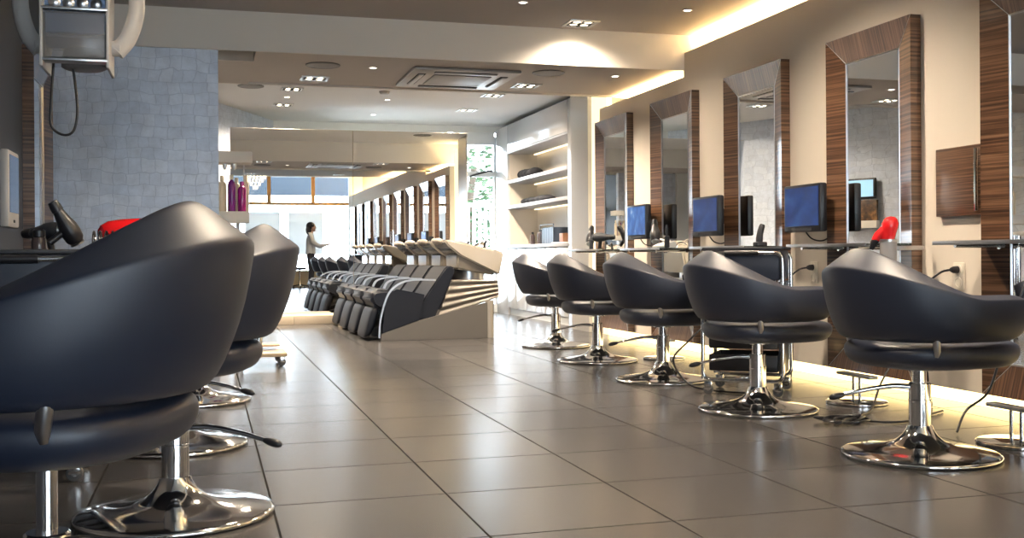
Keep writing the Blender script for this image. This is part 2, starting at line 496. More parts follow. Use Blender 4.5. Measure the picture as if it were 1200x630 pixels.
def seat_mesh(dz):
    bm = bmesh.new(); rings = []; seg = 40
    levels = [(.70, .372), (.86, .376), (.955, .396), (1.0, .428), (.995, .455), (.95, .472), (.86, .480), (.45, .487)]
    for k, z in levels:
        ring = []
        for i in range(seg):
            a = 2 * PI * i / seg; ca, sa = math.cos(a), math.sin(a)
            e = 2 / 2.9
            x = .325 * math.copysign(abs(ca) ** e, ca); y = .29 * math.copysign(abs(sa) ** e, sa)
            ring.append(bm.verts.new((x * k + .055, y * k, z + dz)))
        rings.append(ring)
    for a, b in zip(rings, rings[1:]):
        for i in range(seg): bm.faces.new((a[i], a[(i + 1) % seg], b[(i + 1) % seg], b[i]))
    bm.faces.new(rings[0][::-1]); bm.faces.new(rings[-1])
    return bm

CHAIRS = {}
def make_chair(label, dz, loc, rz, group):
    t = thing('salon_chair', label, 'chair', loc, rz, group)
    bm = bmesh.new()
    lathe(bm, [(0, .0), (.300, .0), (.315, .004), (.318, .010), (.314, .017), (.300, .022), (.22, .032), (.14, .046), (.095, .064), (.068, .088), (.054, .112), (.048, .128), (0, .128)], 56)
    obj('base', bm, 'chrome', t, 60)
    bm = bmesh.new(); cyl(bm, .0435, .115, .305, bev=.004, seg=32); lathe(bm, [(.0435, .225), (.0452, .227), (.0452, .233), (.0435, .235)], 32)
    obj('column', bm, 'chrome', t)
    bm = bmesh.new(); cyl(bm, .030 if dz < .01 else .020, .27, .372 + dz, seg=24); cyl(bm, .07, .356 + dz, .374 + dz, bev=.004)
    obj('piston', bm, 'chrome', t)
    bm = bmesh.new()
    p = smooth_path([(-.03, .015, .285), (-.10, .05, .288), (-.20, .10, .270), (-.275, .145, .248)], 6)
    tube(bm, p, .008, 10, flat=1.0, rads=[.013 - .006 * i / (len(p) - 1) for i in range(len(p))])
    lv = obj('lever', bm, 'chrome', t)
    bm = bmesh.new(); d = Vector((-.075, .045, -.022)).normalized(); e = Vector((-.275, .145, .248))
    tube(bm, smooth_path([e - d * .012, e + d * .01, e + d * .035, e + d * .055], 4), .012, 10, rads=[.006, .008, .010, .012, .013, .0135, .014, .014, .0135, .013, .011, .008, .004])
    obj('lever_tip', bm, 'black', lv)
    obj('seat', seat_mesh(dz), 'leather', t, 80, 1)
    obj('backrest', shell_mesh(dz), 'leather', t, 80, 1)
    for x, y in ((-.14, -.262), (-.14, .262)):
        bm = bmesh.new()
        tube(bm, [(x - .01, y * 1.03, .53 + dz), (x - .01, y * 1.02, .50 + dz), (x, y * .985, .455 + dz), (x, y * .965, .435 + dz)], .014, 12, rads=[.013, .0145, .014, .011])
        obj('bracket', bm, 'steel', t)
    return t

GR = 'salon chairs along the right wall'; GL = 'salon chairs along the left wall'
c0 = make_chair('black leather salon chair in front of the red hair dryer, nearest of the right row', 0, (2.835, 3.762, 0), R(4), GR)
for loc, rz, lab in (((2.846, 5.127, 0), 3, 'black leather salon chair with the black tool trolley standing behind it'),
                     ((2.929, 6.543, 0), 2, 'black leather salon chair third along the right row, left of the tool trolley'),
                     ((2.975, 7.899, 0), 1, 'black leather salon chair fourth along the right row, second from the white cabinet'),
                     ((3.10, 9.317, 0), -2, 'farthest black leather salon chair on the right, beside the white cabinet doors'),
                     ((2.80, 2.38, 0), 0, 'black leather salon chair behind the camera, seen only in the big back mirror')):
    dup(c0, loc, R(rz), lab, GR)
l0 = make_chair('largest black leather salon chair, cut off by the left edge of the picture', .09, (-.303, 2.26, 0), R(158), GL)
for ch in l0.children:
    if ch.name.startswith('lever'): ch.rotation_euler = (0, 0, R(22))
for loc, rz, lab in (((-.100, 3.645, 0), 162, 'black leather salon chair on the left, directly behind the largest chair'),
                     ((-.135, 4.986, 0), 165, 'black leather salon chair on the left, third from the camera, mostly hidden'),
                     ((-.060, 6.50, 0), 168, 'black leather salon chair on the left, farthest one, beside the wooden wheeled base')):
    dup(l0, loc, R(rz), lab, GL)

# ---------------------------------------------------------------- footrests on the floor
def make_footrest(loc, label):
    t = thing('footrest', label, 'footrest', loc, 0, 'chrome footrests in front of the salon chairs')
    bm = bmesh.new(); lathe(bm, [(0, 0), (.16, 0), (.168, .004), (.168, .012), (.160, .017), (0, .021)], 40); obj('base', bm, 'chrome', t)
    for y in (-.03, .03):
        bm = bmesh.new(); cyl(bm, .009, .018, .15, (0, y, 0), 12); obj('rod', bm, 'chrome', t)
    obj('bar', box(-.03, .03, -.16, .16, .148, .166, .006), 'steel', t)
    return t
f0 = make_footrest((3.50, 5.191, 0), 'chrome disc footrest between tool trolley and nearest right chair')
for loc, lab in (((3.40, 3.856, 0), 'chrome disc footrest at the right edge of the picture, nearest the camera'),
                 ((3.53, 6.60, 0), 'chrome disc footrest behind the tool trolley, by the third right chair'),
                 ((-.86, 3.42, 0), 'chrome disc footrest at the lower left corner of the picture, below the left trolley'),
                 ((3.536, 7.881, 0), 'chrome disc footrest behind the fourth right chair from the camera')):
    dup(f0, loc, 0, lab)

# ---------------------------------------------------------------- wall mirrors
def make_mirror(loc, rz, label, group):
    t = thing('wall_mirror', label, 'mirror', loc, rz, group)
    W2, z0, z1, w, d0, d1 = .435, .098, 2.215, .165, .070, .026
    def member(o1, o2, i1, i2):
        # corners (y,z) outer start, outer end, inner start, inner end
        bm = bmesh.new()
        vs = [bm.verts.new(q) for q in ((-d0, *o1), (-d0, *o2), (-d1, *i2), (-d1, *i1), (0, *o1), (0, *o2), (0, *i2), (0, *i1))]
        for f in ((0, 1, 2, 3), (7, 6, 5, 4), (0, 4, 5, 1), (3, 2, 6, 7), (0, 3, 7, 4), (1, 5, 6, 2)):
            bm.faces.new([vs[k] for k in f])
        return bm
    A, B, C, D = (-W2, z0), (W2, z0), (W2, z1), (-W2, z1)
    a, b, c, d = (-W2 + w, z0 + w), (W2 - w, z0 + w), (W2 - w, z1 - w), (-W2 + w, z1 - w)
    obj('stile', member(A, D, a, d), 'wood_h', t, 20)
    obj('stile', member(B, C, b, c), 'wood_h', t, 20)
    obj('top_rail', member(D, C, d, c), 'wood_v', t, 20)
    obj('bottom_rail', member(A, B, a, b), 'wood_v', t, 20)
    bm = bmesh.new()
    g = .005
    for (p, q) in ((a, b), (b, c), (c, d), (d, a)):
        tube(bm, [(-d1 - .001, *p), (-d1 - .001, *q)], g, 6)
    for (p, q) in ((A, a), (B, b), (C, c), (D, d)):
        tube(bm, [(-d0 + .0005, *p), (-d1 - .0005, *q)], .0022, 6)
    obj('silver_trim', bm, 'steel', t)
    obj('mirror_glass', box(-d1 + .002, -d1 + .010, a[0], b[0], a[1], c[1]), 'mirror', t)
    return t
GM = 'wood framed mirrors on the right wall'
m0 = make_mirror((WX, 5.685, 0), 0, 'tall wood framed wall mirror with the red hair dryer in front', GM)
for y, lab in ((4.245, 'tall wood framed wall mirror cut off by the right edge of the picture'),
               (7.12, 'tall wood framed wall mirror behind the black tool trolley'),
               (8.555, 'tall wood framed wall mirror second from the glowing cream panel'),
               (9.985, 'tall wood framed wall mirror right next to the glowing cream panel'),
               (2.81, 'tall wood framed wall mirror just behind the picture edge, seen in the back mirror'),
               (1.375, 'tall wood framed wall mirror level with the person, seen in the back mirror'),
               (-.06, 'tall wood framed wall mirror second from the shop window, seen in the back mirror'),
               (-1.495, 'tall wood framed wall mirror nearest the shop window, seen in the back mirror')):
    dup(m0, (WX, y, 0), 0, lab)
ml = dup(m0, (-1.12, 7.83, 0), PI, 'tall wood framed mirror on the left wall beside the blue embossed wall', 'wood framed mirrors on the left wall')

# small wood door panel between the two nearest right mirrors
t = thing('wall_cupboard', 'small square dark wood cupboard door on the right wall with a chrome handle', 'cupboard', (WX, 4.905, 0))
obj('door', box(-.032, 0, -.18, .18, 1.04, 1.416, .003), 'wood_h', t)
obj('handle', box(-.052, -.032, -.168, -.148, 1.06, 1.395, .003), 'chrome', t)

# ---------------------------------------------------------------- glass shelves
def make_shelf(y, label):
    t = thing('glass_shelf', label, 'shelf', (WX, y, 0), 0, 'glass shelves under the right mirrors')
    obj('glass_top', box(-.37, -.03, -.43, .43, .884, .896, .003), 'shelfglass', t)
    for s in (-.30, .30):
        bm = bmesh.new(); tube(bm, [(-.03, s, .872), (-.34, s, .872)], .010, 10); cyl(bm, .018, -.02, .004, (-.055, s, .872), 12, mtx=Matrix.Rotation(R(90), 4, 'Y'))
        obj('bracket', bm, 'chrome', t)
    obj('front_rail', box(-.376, -.366, -.43, .43, .878, .899, .002), 'steel', t)
    return t
s0 = make_shelf(5.685, 'glass shelf on chrome brackets, left of the red hair dryer')
for y, lab in ((4.245, 'glass shelf at the right edge of the picture'), (7.12, 'glass shelf behind the tool trolley top'),
               (8.555, 'glass shelf holding the black hair dryer and white comb tray'), (9.985, 'glass shelf nearest the glowing cream panel'),
               (2.81, 'glass shelf just beyond the right picture edge, in the back mirror'), (1.375, 'glass shelf level with the person, in the back mirror')):
    dup(s0, (WX, y, 0), 0, lab)

# hair dryers ------------------------------------------------------
def dryer(name, label, loc, rz, body, group=None, tilt=0, s=1.0):
    """dryer standing nozzle-up in its own pose: barrel tilted, handle down"""
    t = thing(name, label, 'hair dryer', loc, rz, group)
    X = Matrix.Translation((0, 0, .11 * s)) @ Matrix.Rotation(R(tilt), 4, 'Y') @ Matrix.Diagonal((s, s, s, 1))
    bm = bmesh.new()
    lathe(bm, [(0, -.075), (.030, -.072), (.042, -.055), (.046, -.02), (.044, .015), (.034, .05), (.027, .085), (.025, .10), (0, .10)], 24, mtx=Matrix.Rotation(R(90), 4, 'Y'))
    obj('barrel', xf(bm, X), body, t)
    bm = bmesh.new(); lathe(bm, [(.025, .098), (.028, .10), (.027, .125), (.022, .15), (.014, .151), (0, .14)], 20, mtx=Matrix.Rotation(R(90), 4, 'Y'))
    obj('nozzle', xf(bm, X), 'black', t)
    bm = bmesh.new(); tube(bm, smooth_path([(0, 0, -.02), (-.004, 0, -.06), (-.012, 0, -.11)], 4), .017, 12)
    obj('handle', xf(bm, X), 'black' if body != 'red' else 'red', t)
    bm = bmesh.new(); lathe(bm, [(.036, -.074), (.030, -.084), (0, -.088)], 20, mtx=Matrix.Rotation(R(90), 4, 'Y'))
    obj('rear_grille', xf(bm, X), 'steel', t)
    return t
def holder(label, loc, group='dryer holders'):
    t = thing('dryer_holder', label, 'holder', loc, 0, group)
    bm = bmesh.new(); lathe(bm, [(.040, 0), (.044, .002), (.047, .16), (.043, .162), (.036, .02), (0, .02), (0, 0), (.040, 0)], 28); obj('cup', bm, 'grey', t)
    bm = bmesh.new(); lathe(bm, [(.046, .146), (.049, .148), (.049, .160), (.046, .162)], 28); obj('rim', bm, 'steel', t)
    obj('arm', box(.04, .23, -.012, .012, .10, .125, .003), 'steel', t)
    return t
holder('grey cylinder holding the red hair dryer beside the mirror', (3.70, 5.175, .755))
t = thing('hair_dryer', 'red hair dryer standing head up in a grey holder', 'hair dryer', (3.70, 5.175, .92), R(-35))
bm = bmesh.new()
lathe(bm, [(0, -.055), (.024, -.045), (.034, -.025), (.036, .0), (.040, .03), (.046, .06), (.046, .085), (.038, .108), (.022, .122), (0, .126)], 28)
for v in bm.verts: v.co.x += .012 * max(0, v.co.z) / .1
obj('body', bm, 'red', t)
bm = bmesh.new(); tube(bm, smooth_path([(-.02, 0, .045), (-.055, 0, .015), (-.075, 0, -.02)], 4), .028, 14, rads=[.032 - .0015 * i for i in range(9)])
obj('barrel', bm, 'red', t)
bm = bmesh.new(); tube(bm, [(-.066, 0, -.005), (-.078, 0, -.024), (-.092, 0, -.06)], .021, 14, rads=[.023, .021, .012]); obj('nozzle', bm, 'black', t)
GD = 'black hair dryers on the glass shelves'
dryer('hair_dryer', 'black hair dryer upright on the glass shelf second from the cream panel', (3.74, 8.50, .905), R(70), 'black', GD, -55)
dryer('hair_dryer', 'black hair dryer on the glass shelf nearest the cream panel, left one', (3.76, 10.17, .905), R(60), 'black', GD, -50)
dryer('hair_dryer', 'black hair dryer on the glass shelf nearest the cream panel, right one', (3.74, 9.83, .905), R(-40), 'blackmat', GD, 0)
dryer('hair_dryer', 'red hair dryer on the shelf beyond the right picture edge, seen in the back mirror', (3.72, 2.60, .905), R(40), 'red', 'red hair dryers in the back mirror', 10)
dryer('hair_dryer', 'red hair dryer on the shelf level with the person, seen in the back mirror', (3.72, 1.25, .905), R(80), 'red', 'red hair dryers in the back mirror', 10)
# white comb tray
t = thing('comb_tray', 'white comb tray lying beside the black hair dryer on the glass shelf', 'tray', (3.73, 8.30, .897))
bm = bmesh.new(); prism(bm, [(-.06, 0), (.06, 0), (.075, .035), (.055, .055), (-.02, .035), (-.075, .012)], -.10, .10, .006); obj('tray', bm, 'paper', t)
bm = bmesh.new(); tube(bm, [(0, -.08, .05), (0, .07, .075)], .008, 8); obj('comb', bm, 'paper', t)
for y, lab in ((8.17, 'dark round brush at the near end of the comb tray shelf'), (9.98, 'dark round brush between the two dryers by the cream panel')):
    t = thing('hair_brush', lab, 'brush', (3.70, y, .897), 0, 'round brushes on the glass shelves')
    bm = bmesh.new(); cyl(bm, .022, .0, .10, seg=16, bev=.006); obj('bristle_head', bm, 'blackmat', t)
    bm = bmesh.new(); lathe(bm, [(0, .10), (.008, .10), (.010, .15), (.008, .19), (0, .192)], 12); obj('handle', bm, 'black', t)

# ---------------------------------------------------------------- screens on the right wall
def screen(label, y, mtl, portrait=False):
    t = thing('wall_screen', label, 'screen', (WX - .15, y, 1.14), 0, 'screens on the right wall')
    w, h = (.225, .158)
    bm = box(-.028, .026, -w, w, -h, h, .012); obj('housing', bm, 'black', t)
    obj('display', box(-.0305, -.0275, -w + .022, w - .022, -h + .040, h - .020), mtl, t)
    obj('speaker_bar', box(-.0300, -.0275, -.12, .12, -h + .010, -h + .028), 'blackmat', t)
    obj('wall_arm', box(.026, .149, -.05, .05, -.06, .06, .006), 'black', t)
    bm = bmesh.new(); tube(bm, smooth_path([(.03, .06, -.14), (.06, .02, -.20), (.10, -.05, -.215), (.13, -.12, -.17), (.145, -.13, -.10)], 6), .005, 6)
    obj('cable', bm, 'black', t)
    return t
sc0 = screen('black wall screen with blue picture, beside the red dryer mirror', 6.25, 'screen')
dup(sc0, (WX - .15, 7.67, 1.14), 0, 'black wall screen with blue picture, middle of the three on the right wall')
sc2 = screen('black wall screen showing a white splash on blue, farthest on the right wall', 9.07, 'seascreen')
dup(sc0, (WX - .15, 3.45, 1.14), 0, 'black wall screen just beyond the right picture edge, in the back mirror')
dup(sc0, (WX - .15, 2.05, 1.14), 0, 'black wall screen level with the reflected person, in the back mirror')

# sockets with plug and lead ----------------------------------------
def socket(y, label, lead_label):
    t = thing('wall_socket', label, 'socket', (WX, y, .71), 0, 'sockets on the right wall')
    obj('plate', box(-.012, 0, -.042, .042, -.075, .075, .004), 'socket', t)
    for dz in (.035, -.035):
        bm = bmesh.new(); lathe(bm, [(.030, 0), (.030, .004), (.022, .005), (.020, -.004), (0, -.004)], 20, (-.012, 0, dz), Matrix.Rotation(R(-90), 4, 'Y')); obj('outlet', bm, 'socket', t)
    k = thing('power_lead', lead_label, 'cable', (WX, y, .745), 0, 'leads plugged into the right wall')
    bm = bmesh.new(); lathe(bm, [(0, .048), (.012, .046), (.019, .03), (.021, .004), (0, .004)], 16, (-.014, 0, 0), Matrix.Rotation(R(-90), 4, 'Y')); obj('plug', bm, 'black', k)
    bm = bmesh.new(); tube(bm, smooth_path([(-.055, 0, 0), (-.12, .01, -.015), (-.17, .05, -.08), (-.17, .09, -.2), (-.15, .10, -.45), (-.16, .06, -.66), (-.19, .0, -.738), (-.30, -.10, -.740)], 8), .006, 8); obj('cord', bm, 'black', k)
socket(4.93, 'cream double wall socket below the small wood cupboard', 'black power lead plugged in below the small wood cupboard')
socket(6.376, 'cream double wall socket below the nearest wall screen', 'black power lead plugged in below the nearest wall screen')

# loose leads by the nearest right chair
bm = bmesh.new()
pts = []
for k in range(34):
    a = k * .9; pts.append((3.03 + .12 * math.cos(a) * (1 + .3 * math.sin(k)), 4.60 + .09 * math.sin(a * 1.13), .012 + .012 * ((k * 7) % 5) / 4))
tube(bm, smooth_path(pts + [(3.25, 4.5, .008), (3.5, 4.62, .008), (3.72, 4.75, .008)], 5), .0055, 6)
tag(obj('coiled_lead', bm, 'black'), 'tangled black lead lying on the floor behind the nearest right chair', 'cable')
bm = bmesh.new(); tube(bm, smooth_path([(3.66, 4.02, .868), (3.60, 4.02, .70), (3.52, 4.06, .45), (3.50, 4.14, .2), (3.42, 4.2, .10), (3.32, 4.14, .014)], 8), .006, 8)
tag(obj('hanging_lead', bm, 'black'), 'black lead hanging down from the shelf at the right picture edge', 'cable')
bm = bmesh.new(); tube(bm, smooth_path([(3.70, 5.20, .75), (3.66, 5.16, .55), (3.64, 5.05, .30), (3.50, 4.98, .12), (3.36, 4.86, .012), (3.2, 4.75, .010)], 8), .006, 8)
tag(obj('hanging_lead', bm, 'black'), 'black lead hanging from the red dryer holder down to the floor', 'cable')
bm = bmesh.new(); tube(bm, smooth_path([(2.98, 6.02, .40), (2.88, 6.05, .30), (2.80, 6.10, .18), (2.86, 6.0, .04), (2.98, 5.86, .010), (3.2, 5.62, .009)], 8), .006, 8)
tag(obj('hanging_lead', bm, 'black'), 'black lead looping out of the left side of the tool trolley', 'cable')

# ---------------------------------------------------------------- tool trolleys
def trolley(label, loc, rz, W=.46, D=.34, H=.86, group='tool trolleys'):
    """black drawer trolley in a chrome tube frame; x is width, y is depth"""
    t = thing('tool_trolley', label, 'trolley', loc, rz, group)
    x = W / 2; y = D / 2; H -= .03
    for s in (-1, 1):
        bm = bmesh.new()
        loop = rounded([(-x, s * y, .09), (-x, s * y, H), (x, s * y, H), (x, s * y, .09), (-x, s * y, .09), (-x, s * y, .2)], .05, 6)
        tube(bm, loop, .012, 10); obj('frame', bm, 'chrome', t)
        bm = bmesh.new(); tube(bm, [(-.10, s * y, H), (.10, s * y, H)], .0165, 12); obj('grip', bm, 'black', t)
    obj('top_box', box(-x + .012, x - .012, -y + .012, y - .012, H - .16, H + .016, .01), 'navy', t)
    obj('top_tray', box(-x - .005, x + .005, -y + .010, y - .010, H + .018, H + .036, .006), 'blackmat', t)
    for k in range(4):
        z = .14 + k * .135
        bm = box(-x + .03, x - .03, -y + .02, y - .02, z, z + .10, .01)
        f = max(bm.faces, key=lambda q: q.calc_center_median().z)
        r = bmesh.ops.inset_individual(bm, faces=[f], thickness=.012); bmesh.ops.translate(bm, vec=(0, 0, -.07), verts=f.verts)
        obj('drawer', bm, 'black', t)
    obj('side_panel', box(x - .026, x - .014, -y + .014, y - .014, .12, H - .17, .004), 'navy', t)
    for sx in (-1, 1):
        for sy in (-1, 1):
            bm = bmesh.new(); c = (sx * (x - .03), sy * (y - .01), .032)
            cyl(bm, .031, -.011, .011, c, 20, .004, Matrix.Rotation(R(90), 4, 'X'))
            w = obj('caster', bm, 'rubber', t)
            bm = bmesh.new(); cyl(bm, .013, -.013, .013, c, 12, .002, Matrix.Rotation(R(90), 4, 'X'))
            bx(bm, c[0] - .022, c[0] + .022, c[1] - .018, c[1] - .013, .03, .078, .003); bx(bm, c[0] - .022, c[0] + .022, c[1] + .013, c[1] + .018, .03, .078, .003)
            bx(bm, c[0] - .022, c[0] + .022, c[1] - .018, c[1] + .018, .066, .080, .003)
            obj('fork', bm, 'chrome', w)
    return t
trolley('black drawer trolley in a chrome frame behind the second right chair', (3.17, 5.83, 0), R(-38), .47, .38, .875)
tl = trolley('navy drawer trolley behind the largest chair at the left edge', (-.70, 4.46, 0), R(0), .50, .32, .87)
trolley('navy tool trolley on the left below the blue embossed wall, carrying the red dryer', (-.58, 5.85, 0), R(4), .56, .36, .86)
# tools on the trolleys
t = thing('hair_clipper', 'black hair clipper standing on the right tool trolley top', 'clipper', (3.22, 5.76, .882))
bm = box(-.035, .035, -.03, .03, 0, .03, .008); obj('stand', bm, 'black', t)
bm = bmesh.new(); tube(bm, smooth_path([(-.005, 0, .03), (0, 0, .08), (.018, 0, .135)], 4), .018, 12, rads=[.02, .021, .021, .02, .019, .019, .018, .017, .014]); obj('body', bm, 'blackmat', t)
GT = 'black hair dryers on the left trolley'
dryer('hair_dryer', 'black hair dryer with chrome rings on the left trolley, in front of the red one', (-.66, 5.76, .873), R(200), 'black', GT, -60, 1.05)
dryer('hair_dryer', 'black hair dryer lying farthest left on the left trolley', (-.78, 5.95, .873), R(150), 'blackmat', GT, 5, 1.0)
t = thing('hair_dryer', 'large glossy red hair dryer lying on the left trolley', 'hair dryer', (-.37, 5.93, .900), R(18))
t.scale = (1.3, 1.3, 1.3)
bm = bmesh.new(); lathe(bm, [(0, -.12), (.045, -.118), (.058, -.09), (.060, -.04), (.055, .03), (.046, .09), (.042, .11), (0, .11)], 26, (0, 0, .058), Matrix.Rotation(R(82), 4, 'Y')); obj('barrel', bm, 'red', t)
bm = bmesh.new(); lathe(bm, [(0, -.132), (.030, -.130), (.044, -.117), (.044, -.11)], 24, (0, 0, .058), Matrix.Rotation(R(82), 4, 'Y')); obj('rear_grille', bm, 'red', t)
bm = bmesh.new(); tube(bm, smooth_path([(.02, -.04, .05), (.0, -.10, .02), (-.03, -.15, -.005)], 4), .02, 12); obj('handle', bm, 'black', t)
t = thing('curling_iron_stand', 'chrome wire stand of curling irons beside the red dryer', 'stand', (-.50, 5.72, .876), R(20))
for k in range(4):
    bm = bmesh.new(); tube(bm, smooth_path([(-.05 + .03 * k, -.06, .0), (-.05 + .03 * k, -.055, .07), (-.04 + .03 * k, 0, .10), (-.03 + .03 * k, .055, .07), (-.03 + .03 * k, .06, 0)], 5), .006, 8); obj('wire_hoop', bm, 'chrome', t)
obj('base_plate', box(-.07, .07, -.075, .075, 0, .008, .003), 'steel', t)
t = thing('spray_bottle', 'dark spray bottle on the left trolley below the blue wall', 'bottle', (-.80, 5.76, .867))
bm = bmesh.new(); lathe(bm, [(0, 0), (.034, 0), (.036, .01), (.036, .06), (.03, .08), (0, .082)], 20); obj('body', bm, 'amber', t)
bm = bmesh.new(); lathe(bm, [(.026, .08), (.03, .084), (.03, .115), (.022, .122), (0, .122)], 20); obj('cap', bm, 'black', t)

# ---------------------------------------------------------------- hood dryer at upper left
t = thing('hood_dryer', 'grey hood dryer with clear visor hanging at the top left', 'hood dryer', (-.475, 4.5, 0))
bm = bmesh.new()
prism(bm, [(-.10, 1.70), (-.06, 1.655), (.09, 1.67), (.11, 1.80), (.11, 2.02), (-.10, 2.02)], -.118, .118, .01)
h = obj('lamp_housing', xf(bm, Matrix.Rotation(R(90), 4, 'Z')), 'hoodmetal', t)
obj('visor', box(-.112, .112, -.145, -.095, 1.605, 1.785, .010), 'visor', t)
obj('visor_rail', box(-.118, .118, -.152, -.09, 1.787, 1.799, .003), 'steel', t); obj('visor_rail', box(-.118, .118, -.15, -.08, 1.592, 1.604, .003), 'steel', t)
for s in (-1, 1):
    obj('visor_side', box(s * .118 - .006, s * .118 + .006, -.15, .10, 1.57, 1.98, .004), 'lgrey', t)
for k in range(4):
    bm = bmesh.new(); c = (-.075 + .05 * k, -.104, 1.822)
    lathe(bm, [(.020, 0), (.022, .004), (.010, .012), (0, .012)], 14, c, Matrix.Rotation(R(90), 4, 'X')); obj('lamp', bm, 'steel', h)
bm = bmesh.new(); lathe(bm, [(0, .05), (.075, .05), (.085, -.006), (.085, -.018), (.07, -.026), (0, -.026)], 24, (.02, .0, 1.61)); obj('underside_ring', bm, 'grey', t)
for s in (-1, 1):
    bm = bmesh.new()
    p = smooth_path([(s * .14, -.02, 1.655), (s * .185, .0, 1.72), (s * .215, .03, 1.84), (s * .20, .07, 1.98), (s * .15, .10, 2.1)], 6)
    tube(bm, p, .020, 12, flat=1.7); obj('side_arm', bm, 'lgrey', t)
    bm = bmesh.new(); cyl(bm, .03, -.03, .03, (s * .128, -.01, 1.67), 16, .005, Matrix.Rotation(R(90), 4, 'Y')); obj('hinge', bm, 'lgrey', t)
bm = bmesh.new(); tube(bm, smooth_path([(-.645, .0, 1.86), (-.50, .02, 1.90), (-.33, .06, 2.02), (-.15, .10, 2.10), (.15, .10, 2.10)], 6), .03, 12); obj('swing_arm', bm, 'lgrey', t)
obj('wall_mount', box(-.645, -.55, -.05, .05, 1.70, 1.98, .01), 'lgrey', t)
bm = bmesh.new(); tube(bm, smooth_path([(-.09, -.02, 1.61), (-.10, -.02, 1.45), (-.10, -.02, 1.36), (-.06, -.02, 1.325), (-.02, -.02, 1.34), (-.005, -.02, 1.42), (-.015, -.02, 1.55), (-.03, -.02, 1.64)], 8), .005, 8); obj('cable', bm, 'black', t)

# screen on the left wall
t = thing('wall_screen', 'pale framed screen on the left wall at the left picture edge', 'screen', (-.95, 5.92, 1.19))
bm = box(-.03, .012, -.15, .15, -.19, .20, .012); obj('housing', bm, 'lgrey', t)
obj('display', box(.0115, .0145, -.125, .125, -.115, .175), 'dimScreen', t)
obj('chin_button', box(.0115, .016, -.02, .02, -.165, -.150, .002), 'black', t)
obj('wall_arm', box(-.169, -.03, -.04, .04, -.05, .05, .005), 'black', t)

